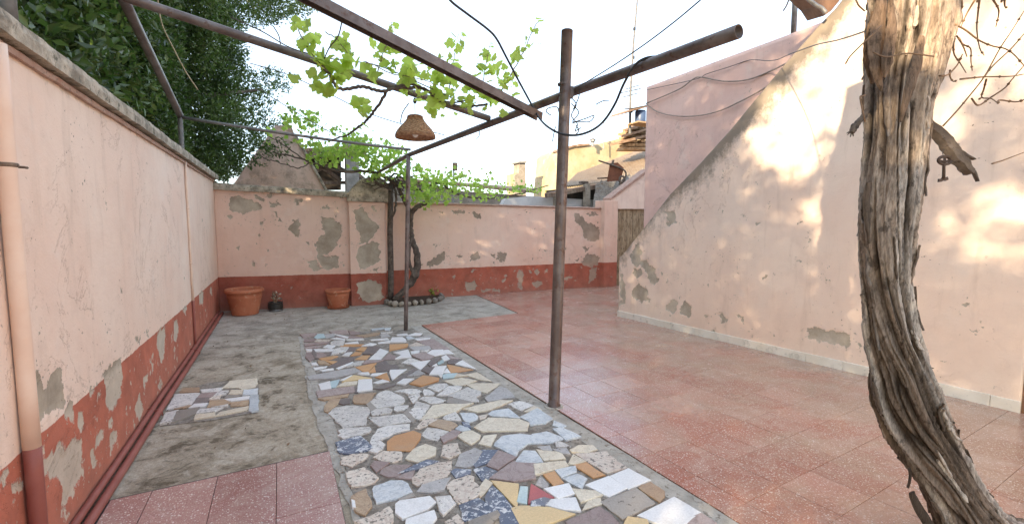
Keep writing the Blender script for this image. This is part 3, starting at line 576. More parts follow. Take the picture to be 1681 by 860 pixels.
def wall(name, a, b, top, mat, parent, thick=.18, res=.018, peels=(), chips=(), seed=1, grime=None, zlo=-.02, warp=.02):
    a = np.array(a, float)[:2]; b = np.array(b, float)[:2]; L = np.linalg.norm(b-a); e = (b-a)/L; nrm = np.array([e[1], -e[0]])
    if np.dot(nrm, -a) < 0: nrm = -nrm                     # towards the courtyard
    us = np.linspace(0, L, max(2, int(L/res)+1)); tops = np.array([top(u) for u in us]); nz = max(2, int(tops.max()/res)+1); vs = np.linspace(0, 1, nz)
    U, Vv = np.meshgrid(us, vs, indexing='ij'); Z = zlo+Vv*(tops[:, None]-zlo); P = np.c_[U.ravel(), Z.ravel()]
    q = np.c_[P*11, np.full(len(P), seed)]; q2 = np.c_[P*28, np.full(len(P), seed)]
    Q = P+1.4*warp*np.c_[fbm(q, 3, seed), fbm(q, 3, seed+7)]+.011*np.c_[vnoise(q2, seed+1), vnoise(q2, seed+4)]
    rs = np.random.default_rng(seed); pl = list(peels)
    for (u0, u1, z0, z1, n, s) in chips:
        for _ in range(n):
            c = np.array([rs.uniform(u0, u1), rs.uniform(z0, z1)]); k = rs.integers(4, 7); r = s*rs.uniform(.3, 1.0)*(1 if rs.random() > .15 else 1.7)
            an = np.sort(rs.uniform(0, 6.28, k)); pl.append([(c[0]+r*rs.uniform(.5, 1.2)*math.cos(t), c[1]+r*rs.uniform(.5, 2.2)*math.sin(t)) for t in an])
    S = np.full(len(P), -.2)
    for p in pl:
        pa = np.array(p); m = .09
        idx = np.where((Q[:, 0] > pa[:, 0].min()-m) & (Q[:, 0] < pa[:, 0].max()+m) & (Q[:, 1] > pa[:, 1].min()-m) & (Q[:, 1] < pa[:, 1].max()+m))[0]
        if len(idx): S[idx] = np.maximum(S[idx], sdf(Q[idx], p))
    gr = np.zeros(len(P)) if grime is None else grime(P[:, 0], P[:, 1], np.interp(P[:, 0], us, tops))
    dep = -.005*np.clip((S+.002)/.008, 0, 1)+.0025*fbm(np.c_[P*2.2, np.full(len(P), seed+2)], 3, seed)
    edge = (U.ravel() < 1e-6) | (U.ravel() > L-1e-6) | (Vv.ravel() < 1e-6) | (Vv.ravel() > 1-1e-6); dep[edge] = 0
    XY = a+P[:, :1]*e+nrm*dep[:, None]; V = np.c_[XY, P[:, 1]]
    nu = len(us); i = np.arange(nu*nz).reshape(nu, nz); f = np.c_[i[:-1, :-1].ravel(), i[1:, :-1].ravel(), i[1:, 1:].ravel(), i[:-1, 1:].ravel()]
    # orientation check
    v0, v1, v2 = V[f[0, 0]], V[f[0, 1]], V[f[0, 2]]; cr = np.cross(v1-v0, v2-v0)
    flip = np.dot(cr[:2], nrm) < 0
    if flip: f = f[:, ::-1]
    ring = np.r_[i[:, 0], i[-1, 1:], i[-2::-1, -1], i[0, -2:0:-1]]; n0 = len(V); V = np.r_[V, V[ring]-np.r_[nrm, 0]*thick]
    m = len(ring); k = np.arange(m); side = np.c_[ring, n0+k, n0+(k+1) % m, np.roll(ring, -1)]
    if flip: side = side[:, ::-1]
    f = np.r_[f, side]; pe = np.r_[S, np.full(m, -.2)]; gg = np.r_[gr, gr[ring]]
    # back: strip of quads between bottom and top rows
    bi = {int(r): n0+j for j, r in enumerate(ring)}
    bk = np.array([(bi[int(i[j, 0])], bi[int(i[j, -1])], bi[int(i[j+1, -1])], bi[int(i[j+1, 0])]) for j in range(nu-1)])
    if flip: bk = bk[:, ::-1]
    f = np.r_[f, bk]
    return mesh(name, V, f, mat, parent, attrs={'peel': pe+.2, 'grime': gg})
XL = -.9
# side wall on the left
lw = thing('boundary_wall', 'long pink side wall with red foot band and mossy concrete coping, tree behind it', 'wall', (XL, 4.5, 0))
pA, pB = (XL, .8), (XL, 8.70)
pe = zpeels('''95,365 125,370 150,410 185,360 215,380 215,460 150,490 90,550;135,735 150,640 190,595 215,620 240,580 270,590 275,680 240,780 205,825 205,745 165,705;340,370 380,325 400,310 400,400 375,485 350,470 345,400;515,235 540,200 545,260 530,325 515,270;
445,480 460,430 470,490 455,510;570,190 583,190 583,240 572,265;295,605 315,600 330,660 305,680 295,630;360,570 385,555 390,590 365,635;215,485 235,480 235,520 215,515;355,510 372,515 372,550 355,545;470,370 487,360 485,395 472,405;655,100 670,95 665,140 655,140;
255,490 270,500 265,545 250,540;320,550 335,550 332,600 318,590;490,330 505,330 503,350;285,410 310,400 305,430 290,435;517,395 532,395 530,420;690,85 697,80 697,105 690,105;600,160 612,150 610,185;445,255 470,240 490,225 485,238 455,262''', 0, 430, 2, pA, pB)
wall('plaster', pA, pB, lambda u: 2.05, 'plaster_side', lw, .2, .0165, pe, [(1.6, 6.5, .08, .55, 70, .014), (1.3, 4.5, .08, .52, 90, .017), (1.5, 7.8, .6, 2.0, 26, .009), (4.5, 7.8, .3, .9, 20, .018), (.0, 1.6, .1, .9, 10, .03)], 3,
     grime=lambda u, z, t: np.clip(.50*np.exp(-(t-z)/.06), 0, 1)+.22*(z < .06))
def ragged_bar(x0, x1, y0, y1, z0, z1, n=90, amp=.006, seed=0):
    """a cast coping running along y with worn arrises"""
    ys = np.linspace(y0, y1, n); prof = [(x0, z0), (x1, z0), (x1+.004, (z0+z1)/2), (x1-.004, z1-.012), (x1-.02, z1), (x0+.02, z1), (x0, z1-.015)]
    V = []; 
    for j, y in enumerate(ys):
        for k, (x, z) in enumerate(prof): V.append((x, y, z))
    V = np.array(V); q = V*np.array([9, 9, 9])+seed; V[:, 0] += amp*fbm(q, 3, seed); V[:, 2] += amp*.8*fbm(q, 3, seed+3); m = len(prof)
    Fc = [(j*m+k, j*m+(k+1) % m, (j+1)*m+(k+1) % m, (j+1)*m+k) for j in range(n-1) for k in range(m)]+[tuple(range(m)), tuple(range((n-1)*m, n*m))[::-1]]
    return V, Fc
V, Fc = ragged_bar(XL-.28, XL+.055, .8, 8.78, 2.075, 2.165, 240, .006, 3); mesh('coping', V, Fc, 'coping', lw)
V, Fc = ragged_bar(XL-.19, XL+.018, .8, 8.7, 2.035, 2.077, 160, .003, 9); mesh('coping_bed', V, Fc, 'coping_pink', lw)
# far wall, left bay
a2, b2 = G(361, 511), G(578, 501)
zt = lambda q: float(OW(a2, b2, *q)[2])
z0, z1 = zt((362, 310)), zt((575, 324)); L2 = np.linalg.norm(b2-a2)
bw = thing('garden_wall', 'far left pink wall with crumbled plaster and thick concrete coping behind the large terracotta pot', 'wall', (0.1, 8.5, 0))
pe = zpeels('''90,345 130,335 160,350 215,380 195,395 150,410 95,395;180,335 225,345 220,365 190,350;235,330 255,330 255,345 240,348;315,465 345,430 368,440 365,480 350,495;
445,420 490,430 530,450 530,500 490,550 450,575 515,580 515,620 470,630 425,590 430,550 440,510 470,490 450,460;255,390 270,400 290,440 275,430;390,590 420,595 450,625 420,635;345,355 360,355 360,375 345,372;205,445 225,445 215,465;
350,465 330,460 325,470;115,545 130,545 125,555;200,490 215,495 205,503;175,590 190,600 190,615 175,610;495,415 508,415 503,428;390,520 405,515 400,530;415,510 430,530 425,545;468,375 480,380 475,390;240,365 290,372 288,382 258,378;85,415 100,420 90,430''', 340, 180, 2.389, a2, b2)
wall('plaster', a2, b2, lambda u: z0+(z1-z0)*u/L2, 'plaster_back', bw, .22, .014, pe, [(.1, 1.9, .6, 1.9, 34, .012), (.1, 1.9, .1, .5, 8, .01), (1.2, 1.95, .6, 1.9, 14, .02)], 21, grime=lambda u, z, t: .40*np.exp(-(t-z)/.06)+.28*(z < .05), warp=.018)
e2 = (b2-a2)[:2]/L2; n2 = np.array([e2[1], -e2[0]])
def bar_along(a, b, nrm, f0, f1, za0, za1, zb0, zb1, seed=0, amp=.006, n=60):
    V = []
    for j in range(n):
        t = j/(n-1); p = np.array(a[:2])+(np.array(b[:2])-np.array(a[:2]))*t; lo = za0+(zb0-za0)*t; hi = za1+(zb1-za1)*t
        for d, z in ((f0, lo), (f1, lo), (f1+.004, (lo+hi)/2), (f1-.006, hi-.008), (f1-.02, hi), (f0+.02, hi), (f0, hi-.01)): V.append((*(p+nrm*d), z))
    V = np.array(V); q = V*9+seed; V[:, :2] += nrm*(amp*fbm(q, 3, seed))[:, None]; V[:, 2] += amp*.8*fbm(q, 3, seed+3); m = 7
    return V, [(j*m+k, j*m+(k+1) % m, (j+1)*m+(k+1) % m, (j+1)*m+k) for j in range(n-1) for k in range(m)]+[tuple(range(m)), tuple(range((n-1)*m, n*m))[::-1]]
V, Fc = bar_along(a2-np.r_[e2*.2, 0], b2, n2, -.26, .05, z0-.004, zt((362, 299)), z1-.004, zt((575, 315)), 5); mesh('coping', V, Fc, 'coping', bw)
# pier
pa, pb_ = G(577, 502.5), G(636, 499); pier = thing('wall_pier', 'pink plaster pier with rounded concrete cap between the two far walls, grey patches on it', 'pier', (1.35, 8.3, 0))
pe = zpeels('''575,400 610,385 630,420 675,460 650,500 625,520 595,530 600,490 580,460;590,545 640,520 675,525 680,590 655,610 600,625 585,580;585,680 640,665 690,690 690,740 630,755 590,720;640,385 660,380 655,400;645,395 670,395 660,402;655,630 670,625 668,640''', 340, 180, 2.389, pa, pb_)
zp = float(OW(pa, pb_, 600, 327)[2])
wall('plaster', pa, pb_, lambda u: zp, 'plaster_back', pier, .3, .013, pe, [(0, .6, .1, 1.8, 16, .014)], 33, grime=lambda u, z, t: .38*np.exp(-(t-z)/.05), warp=.016)
capo = [OW(pa, pb_, x, y) for x, y in ((569, 331), (570, 318), (580, 305), (591, 295), (604, 291), (622, 291), (632, 296), (640, 306), (643, 320), (643, 333))]
ep = (pb_-pa)[:2]/np.linalg.norm((pb_-pa)[:2]); npz = np.array([ep[1], -ep[0], 0])
m_ = MB(); C1 = [p+npz*.035 for p in capo]; cc = sum(C1)/len(C1)
C0 = [cc+(p-cc)*.94+npz*.02 for p in C1]; n_ = len(C1); B1 = [p-npz*.36 for p in C1]
m_.add(C0+C1+B1, [tuple(range(n_))]+[(i, n_+i, n_+(i+1) % n_, (i+1) % n_) for i in range(n_)]+[(n_+i, 2*n_+i, 2*n_+(i+1) % n_, n_+(i+1) % n_) for i in range(n_)]+[tuple(range(2*n_, 3*n_))[::-1]])
m_.build('cap', 'coping', pier)
# far wall, right bay
a3, b3 = G(630, 494), G(991, 471); a3 = a3-np.array([0, 0, 0]); L3 = np.linalg.norm(b3-a3)
zt3 = lambda q: float(OW(a3, b3, *q)[2]); za, zb = zt3((690, 334)), zt3((985, 343)); ua = 0.0
br = thing('garden_wall', 'long far pink wall with red foot band and thin ledge, between the vine and the corner pillar', 'wall', (4.4, 8.35, 0))
pe = zpeels('''700,410 730,405 750,440 790,445 820,480 815,520 780,530 750,510 740,470 710,440;740,600 780,580 815,600 810,630 760,640 745,620;780,640 810,640 800,690 770,710;260,400 295,400 290,430 265,425;165,395 225,390 225,405 170,408;105,400 125,400 120,412;
120,580 145,570 130,620 60,640 60,620;245,585 290,575 290,605 250,610;330,580 360,580 345,600;370,575 405,580 400,620 370,610;185,590 215,585 210,610;230,710 270,710 270,740 235,745;455,660 480,655 475,740 460,735;500,655 520,655 515,670;530,655 555,655 545,680;
520,705 565,705 560,728 525,728;380,705 410,675 410,690 385,715;295,740 380,740 380,748 300,748;660,695 695,680 690,695 665,705;160,675 185,675 175,690;580,650 590,665;745,550 775,555 755,575;710,600 730,605 715,620;90,540 105,545 98,552;10,632 40,630 30,640;
755,405 815,405 812,412 760,412;575,652 592,650 585,668;250,655 272,652 262,665;775,655 800,650 795,662''', 680, 200, 2.687, a3, b3)
wall('plaster', a3, b3, lambda u: za+(zb-za)*u/L3, 'plaster_backright', br, .2, .017, pe, [(.3, 4.6, .6, 1.0, 30, .016), (.3, 4.6, .05, .5, 60, .017), (.3, 4.6, 1.4, 1.7, 14, .012), (2.5, 4.6, .5, 1.7, 22, .013)], 41, grime=lambda u, z, t: .25*np.exp(-(t-z)/.03)+.2*(z < .03), warp=.022)
e3 = (b3-a3)[:2]/L3; n3 = np.array([e3[1], -e3[0]])
V, Fc = bar_along(a3, b3, n3, -.22, .03, za-.002, za+.03, zb-.002, zb+.03, 8, .004, 120); mesh('ledge', V, Fc, 'coping_pink', br)
# corner pillar, parapet and gate at the far right
qa, qb = G(990, 472.5), G(1012, 470.5)
pil = thing('corner_pillar', 'narrow pink pillar with red foot at the far right corner beside the weathered gate', 'pillar', (6.45, 8.2, 0))
wall('plaster', qa, qb, lambda u: float(OW(qa, qb, 1000, 329)[2]), 'plaster_backright', pil, .3, .02, [], [(0, .3, .1, 1.7, 8, .02)], 51)
sa, sb = G(1011, 469.5), G(1060, 467.5)
par = thing('sloping_parapet', 'pink wall rising in a slope over the weathered gate at the far right corner', 'wall', (6.9, 8.3, 0))
ow = lambda x, y: OW(sa, sb, x, y)
nn = np.array([0, 1, 0.])
MB().slab([ow(1003, 343), ow(1003, 327), ow(1064, 280), ow(1064, 343)], nn*.2).build('wall_body', 'plaster_stair', par)
MB().slab([ow(1001, 329)-nn*.03, ow(1001, 325)-nn*.03, ow(1064, 277)-nn*.03, ow(1064, 282)-nn*.03], nn*.27).build('coping', 'coping_pink', par)
gate = thing('weathered_gate', 'weathered board gate stained brown, beside the narrow corner pillar', 'gate', (6.9, 8.3, 0))
for k in range(5):
    x0, x1 = 1012.5+k*9.6, 1012.5+(k+1)*9.6-.6
    MB().slab([ow(x0, 472)+nn*.05, ow(x0, 342.5)+nn*.05, ow(x1, 342.5)+nn*.05, ow(x1, 471)+nn*.05], nn*.03).build('board', 'door_wood', gate)
MB().slab([ow(1012, 341)+nn*.01, ow(1012, 338)+nn*.01, ow(1064, 338)+nn*.01, ow(1064, 341)+nn*.01], nn*.09).build('lintel', 'old_wood', gate)
# stair wall
ta, tb = G(1015, 520), G(1675, 680); ed = (tb-ta)[:2]; L4 = np.linalg.norm(ed); ed /= L4
tops = [((OW(ta, tb, x, y)[:2]-ta[:2])@ed, OW(ta, tb, x, y)[2]) for x, y in ((1015, 432), (1021, 420), (1053, 380), (1100, 320), (1150, 268), (1200, 213), (1245, 158), (1290, 104), (1345, 42), (1372, 14), (1400, -22), (1440, -90))]
tu = [t[0] for t in tops]; tz = [t[1] for t in tops]; tz[0] = tz[1]-.02
stw = thing('stair_wall', 'big pink wall with a blackened diagonal top and white skirting, right of the yard', 'wall', (4.7, 3.4, 0))
pe = zpeels('''75,250 100,210 115,270 165,300 170,350 150,355 110,290 90,290;80,305 110,300 110,330 90,330;80,375 100,355 125,365 135,390 150,415 120,420 80,410;45,320 60,360 55,430 40,440 38,350;200,440 215,420 240,425 240,450 215,460;255,425 270,418 290,440 285,475 260,465;
385,465 400,460 410,475 420,465 422,485 400,490 385,480;700,520 750,512 800,535 850,550 845,580 790,570 740,550 705,545;190,100 235,100 240,140 205,150;355,515 380,510 380,525 360,525;460,480 475,478 470,490;875,550 895,580 885,585;300,95 308,95 303,108;515,140 530,145 520,155;
555,68 565,66 562,76;425,425 438,425 432,435;343,470 352,470 350,480;220,235 232,238 226,246;155,295 172,295 165,305;665,275 680,280 672,292;535,350 570,320 565,327 540,356''', 1000, 300, 2.15, ta, tb)
def sgr(u, z, t):
    d = (t-z); g = np.exp(-d/.30)*1.05*np.interp(u, [0, .4, 1.2, 2.2, 3.2, 4.2], [.6, .5, .9, 1.15, .85, .4])
    return g+.15*(z < .14)
wall('plaster', ta, tb, lambda u: float(np.interp(u, tu, tz)), 'plaster_stair', stw, .13, .018, pe, [(0, 4.1, .15, .8, 26, .012), (1.2, 3.5, .5, 2.2, 26, .010), (.0, 1.2, .3, 1.2, 12, .014)], 61, grime=sgr, warp=.022)
nS = np.array([ed[1], -ed[0]]); nS = -nS if np.dot(nS, -ta[:2]) < 0 else nS
k = 0; u = .0; tilew = .335
while u < L4-.02:
    w = min(tilew, L4-u); p0 = ta[:2]+ed*(u+.0015); p1 = ta[:2]+ed*(u+w-.0015); hh = .098+random.uniform(-.0015, .0015); o_ = .011+random.uniform(0, .002)
    V = [(*p0, .008), (*p1, .008), (*p1, hh), (*p0, hh)]
    F_ = [np.array(v)+np.r_[nS, 0]*o_ for v in V]; B_ = [np.array(v)-np.r_[nS, 0]*.004 for v in V]
    F_[2] -= np.array([0, 0, .002]); F_[3] -= np.array([0, 0, .002])
    mesh('skirting_tile', F_+B_, [(0, 1, 2, 3), (7, 6, 5, 4), (0, 4, 5, 1), (1, 5, 6, 2), (2, 6, 7, 3), (3, 7, 4, 0)], 'ceramic_skirting', stw, center=True); u += tilew
# skirting round the end of the wall
p0 = ta[:2]-ed*.012+nS*.012; p1 = p0-nS*.15
mesh('skirting_tile', [(*p0, .008), (*p1, .008), (*p1, .098), (*p0, .098), (*(p0+ed*.011), .008), (*(p1+ed*.011), .008), (*(p1+ed*.011), .098), (*(p0+ed*.011), .098)], [(3, 2, 1, 0), (4, 5, 6, 7), (0, 1, 5, 4), (1, 2, 6, 5), (2, 3, 7, 6), (3, 0, 4, 7)], 'ceramic_skirting', stw, center=True)
# flight of steps behind it
m_ = MB()
for k in range(16):
    y1 = 5.25-k*.245; z1_ = .19*(k+1)
    m_.box((4.95, y1-.245, -.02), (5.28, y1, z1_))
tag(m_.build('steps', 'coping'), kind='structure')
# rendered house block
hb = thing('house_block', 'plain pink rendered block rising behind the diagonal stair wall', 'building', (6.8, 3, 0))
wall('wall_face', (5.3, 5.9), (5.3, -1.0), lambda u: 3.545, 'plaster_house', hb, .25, .05, [], [(0, 3, 1.4, 3.5, 6, .03)], 71, grime=lambda u, z, t: .12*np.exp(-(t-z)/.03))
MB().box((5.552, -1, -.02), (9.5, 5.9, 3.54)).build('wall_body', 'plaster_house', hb)
# roof corner over the stairs and the end post
ev = thing('roof_eave', 'brown underside of a roof corner over the top of the stair wall', 'roof', tuple(PX(1355, 10, 4.4)))
q = [PX(x, y, 4.4) for x, y in ((1315, -14), (1398, -22), (1364, 19), (1352, 27), (1341, 10))]
MB().slab(q, fw*.25+np.array([0, 0, .08])).build('soffit', 'brown_door', ev)
m_ = MB(); m_.tube(smoothp([PX(x, y, 4.35) for x, y in ((1318, -8), (1338, 8), (1349, 14), (1356, 22))], 4), .018, 8); m_.build('gutter', 'galvanised', ev, True)
# brown door beyond the end of the stair wall
dr = thing('brown_door', 'narrow strip of brown wooden door at the right end of the white skirting', 'door', (*(tb[:2]-nS*.3), 0))
e0 = tb[:2]+ed*.004; e1_ = tb[:2]+ed*1.0
m_ = MB(); A_ = e0+nS*.004; m_.prism([tuple(A_), tuple(e0-nS*.13), tuple(e0-nS*.13+ed*.05), tuple(A_+ed*.05)], .012, 2.3); m_.build('jamb', 'brown_door', dr)
m_ = MB(); A_ = e0+ed*.055-nS*.07; m_.prism([tuple(A_), tuple(A_-nS*.04), tuple(A_-nS*.04+ed*.9), tuple(A_+ed*.9)], .015, 2.25); m_.build('leaf_panel', 'brown_door', dr)
m_ = MB(); m_.prism([tuple(e0), tuple(e0-nS*.13), tuple(e1_-nS*.13), tuple(e1_)], 2.31, 3.9); m_.build('over_panel', 'plaster_stair', dr)

# the yard goes on past the door
e2_ = tb[:2]+ed*1.0
MB().prism([tuple(e2_), tuple(e2_-nS*.13), tuple(e2_-nS*.13+ed*4.5), tuple(e2_+ed*4.5)][::-1], -.02, 3.9).build('wall_body', 'plaster_stair', stw)
# ---------------------------------------------------------------- pipes and pergola
dp = thing('drainpipe', 'thick painted drainpipe on the left side wall, pink above and red below', 'pipe', (XL+.06, 2.28, 0))
xd, yd = XL+.03, float(OW((XL+.03, 0), (XL+.03, 9), 23, 400)[1])
for (z_a, z_b, mt, nm) in ((.555, 2.03, 'pipe_pink', 'upper_pipe'), (0.0, .555, 'pipe_red', 'lower_pipe')):
    m_ = MB(); m_.tube([(xd, yd, z_a+(z_b-z_a)*k/6) for k in range(7)], .027, 24); m_.build(nm, mt, dp, True)
m_ = MB(); m_.lathe([(.028, 0), (.031, .003), (.031, .012), (.028, .015)], (xd, yd, 1.60), 24); m_.tube([(xd-.05, yd+.01, 1.605), (xd+.03, yd+.045, 1.605), (xd+.032, yd+.06, 1.605)], .005, 6); m_.build('bracket', 'old_wood', dp, True)
tp = thing('thin_wall_pipe', 'slim pink painted pipe running down the left side wall below the pergola corner', 'pipe', (XL+.02, 6.16, 0))
m_ = MB(); m_.tube([(XL+.014, 6.16, .545+1.52*k/5) for k in range(6)], .0125, 10); m_.build('upper_pipe', 'pipe_pink', tp, True)
m_ = MB(); m_.tube([(XL+.014, 6.16, .03+.515*k/5) for k in range(6)], .0125, 10); m_.build('lower_pipe', 'pipe_red', tp, True)
for z_ in (.95, 1.55):
    m_ = MB(); m_.lathe([(.013, 0), (.018, .003), (.018, .015), (.013, .018)], (XL+.014, 6.16, z_), 10); m_.build('clip', 'pipe_pink', tp, True)
for lab, off, zz, rr in (('upper of two red painted pipes along the foot of the left wall, tucked against it', .022, .047, .018), ('lower and outer of two red painted pipes along the foot of the left wall', .062, .024, .021)):
    o = thing('floor_pipe', lab, 'pipe', (XL+off, 4.5, 0), 'pipes along the foot of the wall')
    m_ = MB(); m_.tube([(XL+off+.002*math.sin(k*1.3), .8+k*.42, zz+.0015*math.sin(k*.9)) for k in range(19)], rr, 12); m_.build('pipe_run', 'pipe_red', o, True)
    for y in (2.6, 4.1, 5.9, 7.6):
        m_ = MB(); m_.tube([(XL, y, zz+rr), (XL+off, y, zz+rr+.003), (XL+off+rr+.003, y, zz), (XL+off+rr+.002, y, max(.002, zz-rr))], .004, 6); m_.build('clip', 'pipe_red', o)
pg = thing('pergola', 'rusty steel pipe pergola frame with posts and crossing pipes over the yard', 'pergola', (1.8, 3.0, 0))
ground_thick = G(909, 669); top_thick = PX(931, 51, float((ground_thick-CAM)@fw)*.985)
def pipe(nm, a, b, r, mat='pipe_metal', seg=20, n=8, sag=0.0, hollow=False):
    P = [np.array(a)+(np.array(b)-np.array(a))*t+np.array([0, 0, -sag*4*t*(1-t)]) for t in np.linspace(0, 1, n)]
    m_ = MB()
    if hollow:
        V1, F1 = tube(P, r, seg, False); V2, F2 = tube(P, r*.86, seg, False); m_.add(V1, F1); m_.add(V2, [f[::-1] for f in F2])
        L = len(V1); m_.F += [(i, (i+1) % seg, L+(i+1) % seg, L+i) for i in range(seg)]; k = (n-1)*seg
        m_.F += [(k+i, L+k+i, L+k+(i+1) % seg, k+(i+1) % seg) for i in range(seg)]
    else: m_.tube(P, r, seg)
    o = m_.build(nm, mat, pg, False)
    for p in o.data.polygons: p.use_smooth = len(p.vertices) == 4
    return o
pipe('post', ground_thick+np.array([0, 0, -.02]), top_thick, .043, hollow=True)
m_ = MB(); m_.lathe([(.001, 0), (.075, .0), (.07, .006), (.052, .01)], tuple(G(909, 669)+np.array([0, 0, .010])), 20); m_.build('post_foot', 'mortar', pg)
gt = G(666, 543); dthin = float((gt-CAM)@fw)
pipe('post', gt+np.array([0, 0, -.02]), PX(670.5, 256, dthin*.99), .027)
# long carrying pipe: passes behind the thick post and rests on the thin one
pD1 = PX(1213, 52, 2.42); zt_ = PX(671, 254, dthin*.99)
dirD = zt_-pD1
def lineD(t): return pD1+dirD*t
pD2 = lineD(1.30)
pD2 = PX(619, 284, float((lineD(1.42)-CAM)@fw))
P_ = [pD1, PX(940, 151, float((ground_thick-CAM)@fw)*1.03), PX(671, 254.5, dthin*1.0), pD2]
m_ = MB(); 
def multi(P, n=5):
    out = []
    for a, b in zip(P[:-1], P[1:]): out += [a+(b-a)*t for t in np.linspace(0, 1, n, endpoint=False)]
    return out+[P[-1]]
PP = multi(P_); rD = .040
V1, F1 = tube(PP, [.036, .035, .029, .024], 20, False); V2, F2 = tube(PP, [.031, .031, .026, .020], 20, False); m_.add(V1, F1); m_.add(V2, [f[::-1] for f in F2]); L_ = len(V1)
m_.F += [(i, L_+i, L_+(i+1) % 20, (i+1) % 20) for i in range(20)]
o = m_.build('long_beam', 'pipe_metal', pg, True)
cpost = OW((XL+.01, 0), (XL+.01, 9), 318, 192); cpost = np.array([XL+.01, 6.16, 0]); 
def on_y(x, y, Y): d = ray(x, y); return CAM+d*(Y/d[1])
ctop = on_y(318.5, 191, 6.16); ctop[0] = XL+.01
pipe('post', (XL-.01, 6.16, 2.12), (XL-.01, 6.16, ctop[2]), .024, 'pipe_grey')
ctop = np.array([XL-.01, 6.16, ctop[2]])
farE = PX(674, 246, dthin*1.0)
pipe('cross_pipe', ctop+np.array([0, 0, -.02]), farE, .017, 'pipe_grey', 12, sag=.02)
aA = OW((XL+.06, 0), (XL+.06, 9), 196, -14)
pipe('side_pipe', aA, ctop+np.array([.0, .0, .0]), .033)
tD = lambda f: None
def atD(px):                      # point on the long pipe under a sight line column
    best = min(np.linspace(0, 1, 400), key=lambda t: abs(proj(bez(t))[0]-px)); return bez(best)
def proj(P):
    v = np.array(P)-CAM; z = v@fw; return CX+F*(v@rt)/z, CY-F*(v@up)/z
def bez(t):
    k = t*3; i = min(2, int(k)); return P_[i]+(P_[i+1]-P_[i])*(k-i)
dB = atD(800); dC = atD(883)
depB = float((dB-CAM)@fw); depC = float((dC-CAM)@fw)
B0 = aA+np.array([0.01, .05, .045]); B0 = PX(200, -6, float((aA-CAM)@fw)*1.0); B1_ = PX(803, 195, depB*.99)
pipe('cross_pipe', B0, B1_, .030, n=10, hollow=True)
C0_ = PX(490, -12, 2.55); C1_ = PX(886, 192, depC*.975)
# pipe C is an open channel section
m_ = MB(); dv = C1_-C0_; dv /= np.linalg.norm(dv); u_ = np.cross(dv, (0, 0, 1.)); u_ /= np.linalg.norm(u_); w_ = np.cross(u_, dv)
pr_ = [(-.032, -.03), (-.032, .03), (.032, .03), (.032, -.03), (.026, -.03), (.026, .024), (-.026, .024), (-.026, -.03)]
m_.add([C0_+u_*x+w_*y for x, y in pr_]+[C1_+u_*x+w_*y for x, y in pr_], [(i, (i+1) % 8, 8+(i+1) % 8, 8+i) for i in range(8)])
m_.build('channel_bar', 'pipe_metal', pg)
# clamp where the long pipe crosses the thick post
cl = PX(926, 152, float((ground_thick-CAM)@fw)*.99)
m_ = MB(); m_.lathe([(.044, 0), (.050, .002), (.050, .014), (.044, .016)], tuple(cl+np.array([0, 0, -.03])), 18); m_.lathe([(.044, 0), (.050, .002), (.050, .014), (.044, .016)], tuple(cl+np.array([0, 0, .05])), 18)
m_.box(tuple(cl+np.array([.045, .0, -.03])), tuple(cl+np.array([.085, .04, .055]))); m_.build('clamp', 'clamp_steel', pg)
def lineB(px, dz=0):
    best = min(np.linspace(0, 1, 400), key=lambda t: abs(proj(B0+(B1_-B0)*t)[0]-px)); return B0+(B1_-B0)*best+np.array([0, 0, dz])
# ---------------------------------------------------------------- lamp
lb = lineB(681); zc = float((lb-CAM)@fw)
bz = PX(682, 227, zc); top_s = PX(682, 188.5, zc); Rm = 32.5*zc/F; hS = float(top_s[2]-bz[2])*.93
lp = thing('pendant_lamp', 'wicker dome lampshade hanging from the pergola pipe above the yard', 'lamp', (bz[0], bz[1], bz[2]))
prof0 = [(.30, .985), (.37, .99), (.385, .93), (.40, .86), (.47, .76), (.60, .62), (.76, .46), (.90, .30), (.985, .15), (1.0, .06), (.985, .0)]
pr_r = np.interp(np.linspace(0, 1, 56), np.linspace(0, 1, len(prof0)), [p[0] for p in prof0]); pr_z = np.interp(np.linspace(0, 1, 56), np.linspace(0, 1, len(prof0)), [p[1] for p in prof0])
V = []; A = []; sg = 88
for j in range(56):
    for k in range(sg):
        w = math.sin(k*math.pi*.5+(j//2 % 2)*math.pi)*(1 if j % 2 else .2); jit = random.uniform(-1, 1)*.0012
        r_ = Rm*pr_r[j]+.0035*w+(.002 if j % 2 else -.002)+jit; a = 2*math.pi*k/sg
        V.append((bz[0]+r_*math.cos(a), bz[1]+r_*math.sin(a), bz[2]+hS*pr_z[j]+jit)); A.append(min(1, max(0, .5+.45*w+random.uniform(-.3, .3))))
n0 = len(V)
for j in range(56):
    for k in range(sg):
        a = 2*math.pi*k/sg; r_ = Rm*pr_r[j]-.009; V.append((bz[0]+r_*math.cos(a), bz[1]+r_*math.sin(a), bz[2]+hS*pr_z[j])); A.append(.15+random.uniform(0, .3))
Fs = [(j*sg+k, j*sg+(k+1) % sg, (j+1)*sg+(k+1) % sg, (j+1)*sg+k)[::-1] for j in range(55) for k in range(sg)]
Fs += [(n0+j*sg+k, n0+j*sg+(k+1) % sg, n0+(j+1)*sg+(k+1) % sg, n0+(j+1)*sg+k) for j in range(55) for k in range(sg)]
Fs += [(55*sg+k, 55*sg+(k+1) % sg, n0+55*sg+(k+1) % sg, n0+55*sg+k)[::-1] for k in range(sg)]
mesh('lamp_shade', V, Fs, 'wicker', lp, attrs={'weave': A})
ts = bz+np.array([0, 0, hS]); m_ = MB(); m_.lathe([(.001, 0), (Rm*.31, 0), (Rm*.31, .004), (.001, .006)], tuple(ts), 24); m_.build('top_disc', 'wicker', lp)
m_ = MB(); m_.tube([ts, lb+np.array([0, 0, .035])], .0035, 6); m_.build('cord', 'cable', lp)
